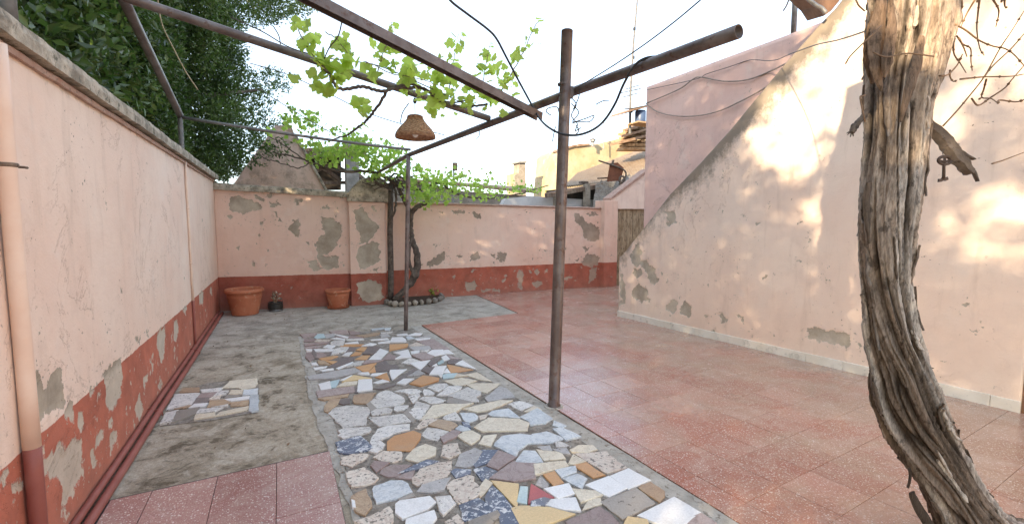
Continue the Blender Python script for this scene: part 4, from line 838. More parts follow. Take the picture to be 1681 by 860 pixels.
m_ = MB(); knot = ts+(lb-ts)*.55; m_.lathe([(.004, 0), (.014, .008), (.017, .022), (.016, .035), (.009, .046), (.004, .05)], tuple(knot), 12); m_.build('ceiling_cap', 'cable', lp, True)
m_ = MB(); m_.lathe([(.018, .0), (.02, .05), (.012, .07)], tuple(bz+np.array([0, 0, .075])), 16); m_.build('socket', 'cable', lp, True)
m_ = MB(); m_.lathe([(.0005, -.012), (.012, -.009), (.024, .004), (.030, .022), (.028, .04), (.018, .062), (.014, .08)], tuple(bz+np.array([0, 0, .016])), 20); m_.build('bulb', 'bulb', lp, True)
# ---------------------------------------------------------------- cables and wires
def cable(name, label, cat, pts, r, mat='cable', n=7, group=None, smooth_=True):
    P = [PX(x, y, d) for x, y, d in pts]; P = smoothp(P, n) if smooth_ else P
    m_ = MB(); m_.tube(P, r, 8); o = m_.build(name, mat, None, True, center=True); tag(o, label, cat, group); return o
dT = float((ground_thick-CAM)@fw)
cable('black_cable', 'black cable drooping in a loop past the thick pergola post', 'cable', [(728, -14, 3.2), (742, 4, 3.25), (768, 24, 3.35), (800, 48, 3.5), (815, 64, 3.6), (830, 92, 3.7), (852, 134, 3.9), (876, 178, 3.9), (886, 195, 3.75), (900, 209, 3.55), (922, 220, 3.4), (947, 222, 3.35), (972, 214, 3.3), (992, 198, 3.3), (1010, 170, 3.2), (1024, 138, 3.1), (1042, 108, 3.0), (1060, 96, 2.96), (1082, 93, 2.93)], .0085)
cable('tie_wire', 'thin wire rising to the right from the top of the thick post clamp', 'wire', [(944, 146, 3.55), (968, 132, 3.4), (1010, 106, 3.2), (1060, 72, 3.0), (1110, 34, 2.8), (1160, -8, 2.6)], .0042, 'wire')
loops = [[(935, 158), (946, 172), (938, 190), (948, 204), (944, 215), (954, 210)], [(938, 170), (950, 185), (940, 200), (958, 196), (975, 190), (968, 200), (950, 200), (938, 203)], [(905, 190), (897, 184), (900, 178), (914, 176), (918, 186)], [(912, 208), (909, 220), (907, 233)], [(945, 205), (950, 215), (944, 222)], [(952, 140), (950, 160), (941, 180)], [(978, 172), (990, 166), (1000, 165)]]
LW = ['long wavy loose wire hanging straight below the thick post clamp', 'loose wire ending in a wide open loop, right of the thick post', 'hooked loose wire curling out on the left of the thick post', 'short straight wire end dangling left of the thick post, under the hooked one', 'short curved wire tip below the open loop, right of the thick post', 'short twisted wire coming out of the thick post clamp', 'short stray wire floating right of the thick post, farthest from it']
for k, lp_ in enumerate(loops):
    o = cable('loose_wire', LW[k], 'wire', [(x, y, 3.55) for x, y in lp_], .0042, 'wire', group='loose wires at the post clamp')
def wcab(name, label, pts, r, mat):
    P = smoothp([PX(x, y, d) for x, y, d in pts], 7); m_ = MB(); m_.tube(P, r, 7); tag(m_.build(name, mat, None, True, center=True), label, 'wire')
def bd(x, y, X=5.26): d = ray(x, y); return float((d*(X/d[0]))@fw)
wcab('wall_wire', 'thin wire running from the old trunk along the top of the pink block', [(1470, 30, 2.1), (1425, 50, 2.4), (1376, 66, 3.0), (1340, 74, 3.6), (1300, 88, 4.3), (1268, 100, 5.0), (1232, 99, bd(1232, 99)), (1198, 110, bd(1198, 110)), (1160, 122, bd(1160, 122)), (1140, 131, bd(1140, 131)), (1062, 148, bd(1062, 148))], .0045, 'wire')
wcab('wall_wire', 'upper drooping wire looped across the face of the pink block', [(1299, 100, 4.9), (1265, 117, bd(1265, 117)), (1228, 131, bd(1228, 131)), (1190, 134, bd(1190, 134)), (1150, 127, bd(1150, 127)), (1137, 131, bd(1137, 131)), (1118, 145, bd(1118, 145)), (1090, 158, bd(1090, 158)), (1061, 170, bd(1061, 170))], .0085, 'wire_pale')
wcab('wall_wire', 'lower drooping wire hanging across the face of the pink block', [(1061, 171, bd(1061, 171)), (1080, 184, bd(1080, 184)), (1112, 191, bd(1112, 191)), (1148, 190, bd(1148, 190)), (1182, 182, bd(1182, 182)), (1215, 167, bd(1215, 167)), (1242, 153, bd(1242, 153)), (1275, 133, bd(1275, 133))], .0085, 'wire_pale')
for pts, lab in ((([(378, 28, 3.2), (430, 52, 3.3), (480, 80, 3.4), (545, 97, 3.5), (620, 108, 3.6), (700, 142, 3.7), (760, 170, 3.9)]), 'thin wire stretched above the pergola pipe among the vine shoots'),
                 (([(410, 104, 4.6), (470, 122, 4.6), (540, 154, 4.6), (600, 184, 4.6), (660, 204, 4.6), (730, 222, 4.6)]), 'thin wire crossing behind the wicker lamp'),
                 (([(560, 226, 5), (520, 205, 5), (430, 150, 5)]), 'thin faint wire low between the tree and the wicker lamp'),
                 (([(562, 33, 3.0), (555, 60, 3.1), (540, 80, 3.2), (528, 108, 3.4)]), 'short tie wire from the channel bar to the grapevine'),
                 (([(449, 44, 3.6), (458, 60, 3.6), (461, 78, 3.5)]), 'short loose wire curling above the big pergola pipe'),
                 (([(671, 170, 3.6), (661, 185, 3.6), (657, 202, 3.6)]), 'short wire hanging on the left of the wicker lamp'),
                 (([(258, -5, 3.3), (266, 40, 3.4), (285, 80, 3.5), (305, 118, 3.6), (325, 148, 3.7)]), 'pale slack cord hanging in front of the evergreen tree'),
                 (([(786, 208, 4.4), (787, 222, 4.4), (782, 229, 4.4)]), 'bent wire hook hanging under the long pergola pipe')):
    wcab('slack_wire', lab, pts, .0042, 'rope' if 'pale' in lab else 'wire')
# ---------------------------------------------------------------- grape leaves
def leaf_mesh(k):
    rs = random.Random(k); lob = [(-90, .22), (-66, .66), (-42, .74), (-22, .66), (-8, .80), (8, .96), (22, .88), (34, .74), (48, .80), (62, .96), (76, 1.02), (90, 1.14), (104, 1.02), (118, .96), (132, .80), (146, .74), (158, .88), (172, .96), (188, .80), (202, .66), (222, .74), (246, .66)]
    V = [(0, 0, 0)]; n = len(lob); fold = rs.uniform(.10, .32); cup = rs.uniform(-.18, .22)
    for a, r in lob:
        r *= rs.uniform(.92, 1.08)*.55; x = r*math.cos(R(a)); y = r*math.sin(R(a)); V.append((x, y+.06, fold*abs(x)+cup*(y*y)+rs.uniform(-.03, .03)-.25*(x*x+y*y)))
    V += [(-.012, .02, .002), (.012, .02, .002), (-.010, -.62, -.12), (.010, -.62, -.12)]
    me = bpy.data.meshes.new('leaf'); me.from_pydata(V, [], [(0, 1+i, 1+(i+1) % n) for i in range(n)]+[(n+1, n+2, n+4, n+3)]); me.update(); me.polygons.foreach_set('use_smooth', [True]*(n+1))
    me.materials.append(MC['leaf_vine']); return me
LM = [leaf_mesh(k) for k in range(6)]
def leaf_obj(parent, p, size):
    o = bpy.data.objects.new('leaf', random.choice(LM)); COL.objects.link(o); o.parent = parent
    o.location = Vector(p)-wloc(parent); o.scale = (size,)*3
    # blades hang, faces turned mostly to the light above and the viewer side
    o.rotation_euler = (R(random.gauss(38, 38)), R(random.gauss(0, 35)), random.uniform(0, 6.28) if random.random() < .35 else R(random.gauss(-150, 50))); return o
gv = thing('grapevine', 'fresh green grapevine shoots with big lobed leaves along the pergola pipes', 'vine', tuple(lineB(600)))
def stem(pts, r, mat='vine_wood', nm='stem', par=None, n=6):
    P = smoothp([PX(x, y, d) for x, y, d in pts], n); P = [p+np.array([random.gauss(0, .003) for _ in range(3)]) for p in P]
    m_ = MB(); m_.tube(P, r, 7); return m_.build(nm, mat, par if par is not None else gv, True)
stem([(520, 100, 3.3), (540, 122, 3.35), (553, 143, 3.4), (570, 147, 3.45), (595, 142, 3.5), (625, 150, 3.6), (650, 145, 3.65), (690, 145, 3.75), (712, 158, 3.8), (735, 172, 3.9), (765, 176, 4.0), (800, 172, 4.1)], [.010, .013, .013, .010], n=8)
stem([(648, 142, 3.65), (680, 140, 3.7), (705, 150, 3.75), (735, 168, 3.85), (770, 165, 3.95)], [.011, .008, .006])
stem([(634, 152, 3.65), (622, 172, 3.75), (606, 194, 3.9), (590, 208, 4.1), (570, 222, 4.4), (545, 230, 4.6)], [.012, .011, .010, .006], n=8)
stem([(620, 118, 3.55), (628, 90, 3.6), (640, 60, 3.6), (644, 35, 3.6)], [.005, .002], 'shoot', 'shoot')
stem([(738, 150, 3.8), (742, 110, 3.8), (750, 75, 3.8), (753, 55, 3.8)], [.005, .002], 'shoot', 'shoot')
stem([(790, 160, 4.0), (795, 120, 4.0), (802, 85, 4.0), (806, 68, 4.0)], [.005, .002], 'shoot', 'shoot')
stem([(822, 150, 4.1), (845, 112, 4.1), (862, 80, 4.1), (876, 48, 4.1), (886, 34, 4.1), (897, 32, 4.1)], [.006, .002], 'shoot', 'shoot')
stem([(490, 50, 3.3), (510, 85, 3.3), (530, 110, 3.35), (545, 128, 3.4)], [.004, .005], 'shoot', 'shoot')
stem([(535, 54, 3.3), (550, 62, 3.3), (563, 78, 3.35), (575, 95, 3.4)], [.004, .003], 'shoot', 'shoot')
stem([(600, 100, 3.5), (640, 120, 3.55), (690, 130, 3.6), (720, 140, 3.7)], [.004, .003], 'shoot', 'shoot')
cl_ = [(492, 46, 3.3, 10, 3), (500, 72, 3.3, 12, 4), (512, 62, 3.3, 8, 2), (520, 95, 3.33, 12, 4), (530, 115, 3.36, 12, 4), (532, 138, 3.4, 12, 4), (518, 135, 3.4, 10, 3), (545, 100, 3.4, 10, 3), (552, 125, 3.4, 10, 3), (562, 108, 3.45, 9, 3), (558, 78, 3.4, 8, 2), (572, 85, 3.4, 8, 2), (578, 105, 3.45, 8, 2),
       (568, 138, 3.5, 7, 1), (540, 146, 3.4, 8, 2), (622, 80, 3.6, 8, 2), (617, 88, 3.6, 6, 1), (646, 85, 3.6, 9, 3), (643, 100, 3.6, 8, 2), (640, 40, 3.6, 5, 1), (645, 55, 3.6, 6, 1), (627, 118, 3.6, 10, 2), (605, 118, 3.6, 8, 1), (612, 135, 3.6, 9, 1), (655, 120, 3.65, 10, 3), (668, 128, 3.65, 10, 3), (682, 118, 3.65, 9, 2),
       (662, 140, 3.7, 10, 2), (690, 135, 3.7, 9, 2), (598, 183, 3.85, 10, 4), (592, 172, 3.85, 7, 1), (588, 160, 3.8, 5, 1), (718, 100, 3.8, 10, 2), (732, 92, 3.8, 8, 1), (746, 105, 3.8, 10, 2), (722, 125, 3.8, 13, 4), (735, 140, 3.8, 13, 5), (712, 142, 3.8, 11, 3), (752, 78, 3.8, 7, 1), (742, 68, 3.8, 6, 1), (751, 58, 3.8, 4, 1),
       (720, 160, 3.85, 10, 3), (740, 158, 3.85, 10, 2), (768, 135, 3.95, 12, 3), (785, 150, 4.0, 12, 4), (776, 160, 4.0, 11, 3), (800, 160, 4.0, 11, 3), (805, 108, 4.0, 9, 2), (793, 92, 4.0, 7, 2), (803, 122, 4.0, 8, 2), (786, 108, 4.0, 7, 1), (808, 75, 4.0, 4, 1), (815, 135, 4.05, 10, 3), (822, 150, 4.05, 10, 2), (815, 172, 4.05, 9, 2),
       (840, 128, 4.1, 9, 3), (842, 146, 4.1, 8, 2), (851, 97, 4.1, 9, 3), (862, 75, 4.1, 7, 1), (872, 75, 4.1, 5, 1), (878, 48, 4.1, 5, 1), (888, 36, 4.1, 4, 1), (833, 112, 4.1, 5, 1), (710, 188, 3.95, 7, 2), (738, 190, 4.0, 6, 1), (765, 178, 4.0, 9, 2), (700, 160, 3.8, 9, 2), (560, 60, 3.35, 5, 1)]
for x, y, d, rr, n in cl_:
    for _ in range(int(n*1.5)+1):
        leaf_obj(gv, PX(x+random.gauss(0, rr*.8), y+random.gauss(0, rr*.8), d+random.gauss(0, .08)), random.uniform(.065, .12)*(1 if rr > 6 else .6))
# ---------------------------------------------------------------- leaf masses as single crowns
def leaf_cloud(C, N, L, wd, mat, name, parent, tone=None, curl=.25, kind=None):
    """C centres, N axis directions; one folded four-triangle blade each"""
    n = len(C); L = np.broadcast_to(L, n)[:, None]; N = N/np.linalg.norm(N, axis=1)[:, None]
    r0 = rng.normal(size=(n, 3)); S = np.cross(N, r0); S /= np.linalg.norm(S, axis=1)[:, None]+1e-9; U = np.cross(S, N)
    w = L*wd; V = np.stack([C, C+N*L*.45+S*w*.5+U*w*curl, C+N*L, C+N*L*.45-S*w*.5+U*w*curl, C+N*L*.5-U*w*.05], 1).reshape(-1, 3)
    b = np.arange(n)[:, None]*5; f = np.concatenate([b+np.array([0, 1, 4]), b+np.array([1, 2, 4]), b+np.array([2, 3, 4]), b+np.array([3, 0, 4])], 0)
    t = np.repeat(tone if tone is not None else rng.random(n), 5)
    o = mesh(name, V, f, mat, parent, attrs={'tone': t}, smooth=False)
    if kind: tag(o, kind=kind)
    return o
def shoots(cent, dirs, per, spread, length, L, lw_=.35, mat='leaf_tree', name='crown', parent=None, tone0=None, keep=None):
    """leafy twigs: each centre carries a short shoot with leaves along it"""
    n = len(cent); dirs = dirs/np.linalg.norm(dirs, axis=1)[:, None]
    t = rng.random((n, per)); base = cent[:, None]+dirs[:, None]*(t[..., None]*length)+rng.normal(size=(n, per, 3))*spread
    ax = dirs[:, None]*.7+rng.normal(size=(n, per, 3))*.6; C = base.reshape(-1, 3); N = ax.reshape(-1, 3)
    tone = np.repeat(tone0 if tone0 is not None else rng.random(n), per)*.65+rng.random(n*per)*.35
    if keep is not None: k = keep(C); C, N, tone = C[k], N[k], tone[k]
    return leaf_cloud(C, N, L*rng.uniform(.65, 1.2, len(C)), lw_, mat, name, parent, tone)
# evergreen tree behind the side wall
tr = thing('evergreen_tree', 'dense dark evergreen tree behind the left side wall', 'tree', (-2.9, 7.0, -.05))
m_ = MB(); m_.tube(smoothp([(-2.9, 7.0, -.05), (-2.85, 7.0, 1.2), (-2.7, 7.1, 2.2), (-2.6, 7.0, 3.4), (-2.7, 7.1, 4.6)], 5), [.22, .18, .15, .10, .04], 12)
m_.build('trunk', 'vine_wood', tr, True)
for q in ([(-2.8, 7, 1.9), (-2.2, 5.9, 2.7), (-1.9, 4.6, 3.5)], [(-2.7, 7.1, 2.3), (-2.0, 8.2, 3.0), (-1.0, 9.4, 3.5), (-.2, 10.2, 3.9)], [(-2.7, 7, 2.6), (-3.4, 6.1, 3.6), (-3.8, 5.3, 4.8)], [(-2.6, 7, 3.2), (-2.0, 7.6, 4.4), (-1.2, 8.3, 5.4)], [(-2.2, 5.9, 2.7), (-2.0, 4.2, 2.9), (-1.9, 2.8, 3.1)]):
    m_ = MB(); m_.tube(smoothp(q, 6), [.09, .05, .02], 8); m_.build('limb', 'vine_wood', tr, True)
# crown outline as seen, filled with leafy shoots at real depths behind the wall
crown_px = [(20, 15), (40, -30), (330, -30), (430, -30), (505, -22), (532, 8), (520, 22), (478, 34), (440, 42), (395, 46), (392, 58), (400, 78), (398, 100), (392, 120), (415, 118), (450, 118), (476, 128), (470, 150), (448, 160), (440, 185), (458, 205), (452, 232), (425, 255), (405, 272), (385, 290), (358, 298), (300, 262), (200, 170), (100, 85)]
def inpoly(x, y, poly):
    r = np.zeros(len(x), bool); n = len(poly)
    for i in range(n):
        (x1, y1), (x2, y2) = poly[i], poly[(i+1) % n]; c = ((y1 > y) != (y2 > y)); r ^= c & (x < x1+(y-y1)/((y2-y1) or 1e-9)*(x2-x1))
    return r
n = 26000; X = rng.uniform(10, 540, n); Y = rng.uniform(-60, 300, n)
vis = inpoly(X, Y, crown_px); X, Y = X[vis], Y[vis]
# distance: the mass bulges, nearest at the left, farther to the right
near = np.interp(X, [0, 60, 150, 250, 350, 450, 540], [3.6, 3.8, 4.6, 5.8, 7.4, 9.0, 9.6]); nb = vnoise(np.c_[X/48, Y/48, X*0], 5)*.5+vnoise(np.c_[X/20, Y/20, X*0], 8)*.22
D = near*1.0+.35+nb*.55+rng.random(len(X))**1.6*1.3
Cc = np.array([PX(x, y, d) for x, y, d in zip(X, Y, D)]); ok = (Cc[:, 0] < XL-.33) | (Cc[:, 1] > 8.95); ok &= (Cc[:, 2] > .4)
Cc, nb2, X2, Y2 = Cc[ok], nb[ok], X[ok], Y[ok]
thin = rng.random(len(Cc)) < np.interp(X2, [0, 360, 400, 540], [1, 1, .55, .42])*np.where((X2 > 400) & (Y2 > 110), .6, 1)
Cc, nb2 = Cc[thin], nb2[thin]
dirs = np.array([.55, -.35, .55])+rng.normal(size=(len(Cc), 3))*.55
def behind_wall(C): return (C[:, 0] < XL-.27) | (C[:, 1] > 8.9)
shoots(Cc, dirs, 9, .035, .16, .075, .36, 'leaf_tree', 'crown', tr, np.clip(.5-nb2*.6+rng.normal(size=len(Cc))*.15, 0, 1), behind_wall)
hc = np.array([on_y(rng.uniform(392, 468), rng.uniform(222, 268), 8.45+rng.random()*.2) for _ in range(60)]); hc = hc[np.array([proj(c)[0]-390 < (278-proj(c)[1])*2.4 for c in hc])]
shoots(hc, np.array([.9, -.2, -.5])+rng.normal(size=(len(hc), 3))*.3, 8, .03, .18, .075, .36, 'leaf_tree', 'hanging_foliage', tr)
tag(bpy.data.objects['hanging_foliage'], kind='stuff')
# the body of the crown behind, and an unseen tree added for shade, thinned along rays to the sun patches
lit = [((1300, 195), 62, 78, .9), ((1360, 95), 62, 70, 1.), ((1405, 40), 50, 50, 1.), ((1385, 190), 35, 40, .8), ((1270, 250), 25, 25, .6), ((1330, 260), 42, 30, .7), ((1350, 355), 35, 16, .75), ((1385, 385), 36, 32, .85), ((1405, 345), 22, 22, .7), ((1378, 462), 30, 13, .7), ((1345, 408), 14, 9, .6), ((1560, 40), 60, 40, 1.), ((1640, 30), 60, 34, 1.), ((1610, 105), 60, 26, .95), ((1545, 195), 28, 26, .75), ((1600, 160), 34, 16, .7), ((1640, 345), 48, 26, .9), ((1590, 385), 30, 14, .6), ((1625, 402), 48, 12, .7), ((1575, 345), 18, 16, .6), ((1655, 215), 22, 30, .55), ((1560, 300), 14, 22, .45), ((1668, 420), 20, 10, .6), ((1500, 0), 70, 40, .8), ((1700, 100), 50, 60, .9)]
nw = np.array([nS[0], nS[1], 0])
def litmask(C):  # where leaves are left out so sun reaches the chosen wall patches
    t = ((ta-C)@nw)/(-sd@nw); hit = C-sd*t[:, None]; v = hit-CAM; z = v@fw; z = np.where(z > .2, z, .2); x = CX+F*(v@rt)/z; y = CY-F*(v@up)/z
    wob = vnoise(np.c_[x/22, y/15, x*0], 31)*.50+vnoise(np.c_[x/9, y/7, x*0], 35)*.28; m = np.zeros(len(C))
    for (cx, cy), a, b, s in lit: m = np.maximum(m, s*np.clip(1.75-1.05*np.hypot((x-cx)/(a+9), (y-cy)/(b+9))/1.1+wob*1.35, 0, 1))
    m[(hit[:, 1] > 5.4) | (hit[:, 2] < .2) | (v@fw < .3)] = 0
    tf = C[:, 2]/sd[2]; fl = C-sd*tf[:, None]
    m = np.where((hit[:, 2] > 0) & (hit[:, 1] < .9+wob*.3), 1, m); m = np.where((hit[:, 2] <= 0) & (fl[:, 1] < .35), 1, m)  # opened too so sun on the unseen wall and floor bounces back
    return m
def keepf(C): return rng.random(len(C)) > np.minimum(litmask(C)*1.12, .955)
n = 15000
n = 12500; Bc = np.c_[rng.uniform(-4.0, -1.35, n), rng.uniform(2.0, 11.2, n), rng.uniform(1.9, 6.6, n)]
s_ = (Bc[:, 2]-4.0)/3.6; rad = 1-.35*np.clip(s_, 0, 1)**2
Bc = Bc[(vnoise(Bc*.8, 77) > -.45)]
pp = [proj(c) for c in Bc]; fwd = (Bc-CAM)@fw
okb = np.array([(not (0 < p[1] < 300)) or (p[0] < 385) for p in pp]) & np.array([not (p[0] > 370 and -40 < p[1] < 300 and f > 0) for p, f in zip(pp, fwd)])
Bc = Bc[okb]
def keep2(C): return keepf(C) & (C[:, 0] < XL-.27)
shoots(Bc, rng.normal(size=(len(Bc), 3))+np.array([.3, -.2, .5]), 10, .07, .26, .12, .42, 'leaf_tree', 'inner_crown', tr, None, keep2)
t2 = thing('evergreen_tree', 'unseen evergreen tree added to shade the yard, behind the near end of the side wall', 'tree', (-3.2, -1.0, -.05))
m_ = MB(); m_.tube(smoothp([(-3.2, -1, -.05), (-3.1, -1, 1.5), (-3.1, -.9, 3), (-3, -1, 5)], 5), [.25, .2, .14, .05], 12); m_.build('trunk', 'vine_wood', t2, True)
n = 13500; Bc = np.c_[rng.uniform(-4.2, -1.4, n), rng.uniform(-5.5, 2.4, n), rng.uniform(1.6, 7.0, n)]
shoots(Bc, rng.normal(size=(n, 3))+np.array([.3, 0, .5]), 10, .08, .28, .105, .45, 'leaf_tree', 'crown', t2, None, keep2)
rt_ = random.Random(5)
for x, y, d in ((880, 70, 4.1), (868, 95, 4.1), (892, 40, 4.1), (806, 70, 4.0), (753, 58, 3.8), (645, 38, 3.6), (500, 60, 3.3), (560, 66, 3.35), (598, 188, 3.85), (720, 95, 3.8), (845, 135, 4.1), (700, 185, 3.95)):
    sx = rt_.choice((-1, 1)); P = [PX(x+sx*(2+k*2.2)+2.2*math.sin(k*1.3), y+k*1.6*rt_.uniform(.4, 1)+2*math.cos(k*1.5), d) for k in range(7)]
    m_ = MB(); m_.tube(smoothp(P, 4), [.0022, .001], 5); m_.build('tendril', 'shoot', gv, True)
# ---------------------------------------------------------------- vine over the far wall
bv = thing('old_grapevine', 'gnarled grapevine growing up the far wall with a bright green canopy over it', 'vine', tuple(G(668, 494)))
def YW(x, y, Y): return on_y(x, y, Y)
post = thing('vine_post', 'dark upright wooden post in the stone bed carrying the far vine', 'post', tuple(G(641, 494)))
m_ = MB(); m_.tube([YW(641+.6*math.sin(k), 494-k*24, 8.12) for k in range(9)], [.052, .05, .046], 9); m_.build('post_shaft', 'vine_wood', post, True)
def vw(pts, r, nm='stem', n=6, mat='vine_wood'):
    P = smoothp([YW(*p) for p in pts], n); P = [p+np.array([random.gauss(0, .006) for _ in range(3)]) for p in P]; m_ = MB(); m_.tube(P, r, 8); return m_.build(nm, mat, bv, True)
vw([(648, 492, 8.0), (662, 478, 7.97), (676, 462, 7.95), (684, 442, 7.95), (685, 420, 7.95), (678, 398, 7.97), (674, 375, 8.0), (675, 352, 8.0), (682, 342, 7.98), (698, 334, 7.95), (712, 328, 7.9)], [.06, .055, .07, .06, .045, .042, .045, .04, .028])
vw([(680, 455, 7.9), (672, 430, 7.92), (672, 405, 7.93), (676, 390, 7.95)], [.03, .03, .025])
vw([(676, 352, 8.0), (664, 330, 8.0), (655, 310, 7.95), (645, 298, 7.9), (630, 290, 7.9)], [.035, .032, .03])
vw([(645, 300, 7.95), (650, 320, 7.98), (648, 345, 8.0), (640, 362, 8.0), (642, 340, 8.02)], [.022, .018])
vw([(640, 296, 8.0), (660, 305, 7.9), (690, 312, 7.9), (720, 300, 7.9), (750, 318, 8.1), (800, 326, 8.6), (850, 318, 9.0), (900, 305, 9.3)], [.03, .02, .012])
vw([(640, 296, 8.0), (610, 282, 7.8), (570, 282, 7.8), (530, 276, 7.8), (500, 262, 7.9), (450, 250, 8.0)], [.03, .018, .01])
vw([(560, 284, 7.8), (500, 262, 7.7), (470, 240, 7.6), (445, 225, 7.5)], [.012, .007])
vw([(508, 268, 7.7), (492, 276, 7.7), (470, 270, 7.7), (440, 262, 7.7), (420, 252, 7.7)], [.01, .006])
vw([(640, 292, 8.0), (648, 285, 7.8), (660, 292, 7.7), (672, 310, 7.7)], [.018, .012])
for k in range(16):
    x = random.uniform(618, 668); y = random.uniform(288, 308); vw([(x, y, 7.95+random.uniform(-.2, .1)), (x+random.uniform(-20, 20), y+random.uniform(-10, 14), 7.9), (x+random.uniform(-34, 34), y+random.uniform(-20, 24), 7.9+random.uniform(-.2, .2))], [.014, .008], 'cane', 4)
bandp = [(472, 196, 9, 16, 7.6), (500, 208, 16, 16, 7.6), (510, 190, 12, 12, 7.6), (528, 240, 20, 12, 7.7), (545, 245, 22, 14, 7.7), (565, 250, 20, 12, 7.7), (440, 222, 8, 8, 7.7), (608, 268, 22, 14, 7.8), (690, 322, 16, 12, 7.7), (590, 230, 16, 14, 7.7), (600, 255, 20, 16, 7.8), (625, 262, 20, 16, 7.8), (640, 245, 18, 13, 7.8), (655, 275, 20, 18, 7.7), (680, 300, 18, 20, 7.7), (700, 318, 20, 18, 7.7), (690, 280, 16, 10, 7.8), (712, 296, 20, 16, 7.8), (735, 305, 20, 18, 7.8), (750, 300, 18, 18, 7.9), (775, 302, 18, 14, 8.0), (795, 300, 14, 10, 8.2), (800, 318, 20, 10, 8.4), (830, 312, 18, 10, 8.7), (850, 308, 18, 9, 8.9), (872, 306, 14, 7, 9.1), (800, 290, 6, 10, 8.2), (612, 288, 14, 10, 7.8), (570, 225, 14, 12, 7.7), (550, 215, 8, 8, 7.7), (735, 285, 5, 10, 7.8), (760, 285, 5, 7, 7.9), (478, 178, 6, 8, 7.6), (880, 312, 10, 6, 9.2), (530, 262, 24, 12, 7.7), (500, 236, 8, 6, 7.7), (600, 240, 24, 12, 7.8), (655, 255, 16, 12, 7.8), (720, 325, 18, 8, 7.7)]
Cn = []; 
for x, y, a, b, Y in bandp:
    for _ in range(int(a*b*.25)):
        Cn.append(YW(x+random.gauss(0, a*.72), y+random.gauss(0, b*.58), Y+random.gauss(0, .22)))
Cn = np.array(Cn); 
lc = leaf_cloud(Cn, rng.normal(size=(len(Cn), 3))*.8+np.array([0, -.2, -.5]), rng.uniform(.05, .09, len(Cn)), 1.0, 'leaf_backvine', 'foliage', bv, np.clip(.5+rng.normal(size=len(Cn))*.25, 0, 1), .15, 'stuff')
# stone bed round the vine
bedp = [(633, 493), (636, 500), (645, 503), (656, 503.5), (667, 503), (678, 502), (689, 501), (700, 499.5), (711, 498), (720, 496), (726, 492), (722, 487.5)]
pbed = thing('stone_bed', 'low curved bed edged with rough stones at the foot of the far vine', 'flower bed', tuple(G(680, 497)))
cen = G(680, 493); pts = [G(x, y)[:2] for x, y in bedp]
m_ = MB(); back = [G(724, 488)[:2], G(638, 493)[:2]]; m_.prism([tuple(p) for p in pts]+[tuple(back[0]), tuple(back[1])], .005, .05); tag(m_.build('soil', 'soil', pbed), kind='stuff')
pl_ = smoothp([np.r_[p, 0] for p in pts], 3)
dd = 0; last = None
for p in pl_:
    if last is not None and np.linalg.norm(p-last) < .105: continue
    last = p; nu_, nv_ = 9, 6; V = []; rs = [random.uniform(.042, .062), random.uniform(.04, .055), random.uniform(.045, .06)]; q = random.random()*50
    for j in range(nv_+1):
        for k in range(nu_):
            th = math.pi*j/nv_; ph = 2*math.pi*k/nu_; d = np.array([math.sin(th)*math.cos(ph), math.sin(th)*math.sin(ph), math.cos(th)]); V.append(d)
    V = np.array(V); V = V*(1+.28*vnoise(V*1.6+q, 5))[:, None]*np.array(rs)+np.array([p[0], p[1], .045])
    mesh('stone', V, [(j*nu_+k, (j+1)*nu_+k, (j+1)*nu_+(k+1) % nu_, j*nu_+(k+1) % nu_) for j in range(nv_) for k in range(nu_)], 'rubble' if random.random() < .5 else 'far_stone', pbed, True, center=True)
sp = thing('small_plant', 'small green seedling in the stone bed below the far wall', 'plant', tuple(G(710, 489)))
m_ = MB(); b_ = G(709, 489); 
for k in range(5): m_.tube(smoothp([b_+np.array([0, 0, .03]), b_+np.array([random.uniform(-.03, .03), 0, .09]), b_+np.array([random.uniform(-.09, .09), random.uniform(-.05, .05), .15])], 3), .003, 5)
m_.build('stalks', 'shoot', sp)
cpl = b_+rng.normal(size=(26, 3))*np.array([.05, .04, .04])+np.array([0, 0, .12]); leaf_cloud(cpl, rng.normal(size=(26, 3)), .055, .8, 'leaf_backvine', 'leaf_tuft', sp)
# ---------------------------------------------------------------- pots
def pot(name, label, px, py, rim, h, saucer=None, rb=.66):
    c = G(px, py); o = thing(name, label, 'flower pot', tuple(c), None); z = .004
    if saucer:
        m_ = MB(); m_.lathe([(.001, 0), (rim*.80, 0), (rim*.86, .03), (rim*.88, .034), (rim*.84, .034), (rim*.80, .012), (.001, .012)], (c[0], c[1], z), 40); m_.build('saucer', 'terracotta', o, True); z += .013
    b = rim*rb; pf = [(.001, 0), (b, 0), (b*1.02, .006), (b*1.06, h*.12), (rim*.80, h*.45), (rim*.865, h*.66), (rim*.885, h*.70), (rim*.88, h*.715), (rim*.90, h*.84), (rim*.94, h*.855), (rim*.985, h*.87), (rim*1.0, h*.91), (rim*.985, h*.965), (rim*.95, h), (rim*.88, h*.995), (rim*.85, h*.95), (rim*.83, h*.85), (rim*.72, h*.3), (.001, h*.28)]
    P = np.array(pf); d = np.r_[0, np.cumsum(np.hypot(*np.diff(P, axis=0).T))]; m_ = MB(); m_.lathe([tuple(p) for p in pf], (c[0], c[1], z), 56); ob = m_.build('pot_body', 'terracotta', o, True)
    m_ = MB(); m_.lathe([(.001, h*.72), (rim*.3, h*.735), (rim*.6, h*.72), (rim*.80, h*.70)], (c[0], c[1], z), 24); tag(m_.build('potting_soil', 'soil', o), kind='stuff')
    return o
pot('terracotta_pot', 'largest terracotta pot, in the far left corner', 403, 515.5, .272, .395)
pot('terracotta_pot', 'smaller terracotta pot on a saucer, left of the wall pier', 555.5, 505, .205, .29, True)
c = G(452.5, 510); jg = thing('cut_pot', 'small black plastic pot with a dried plant, between the two terracotta pots', 'plant pot', tuple(c))
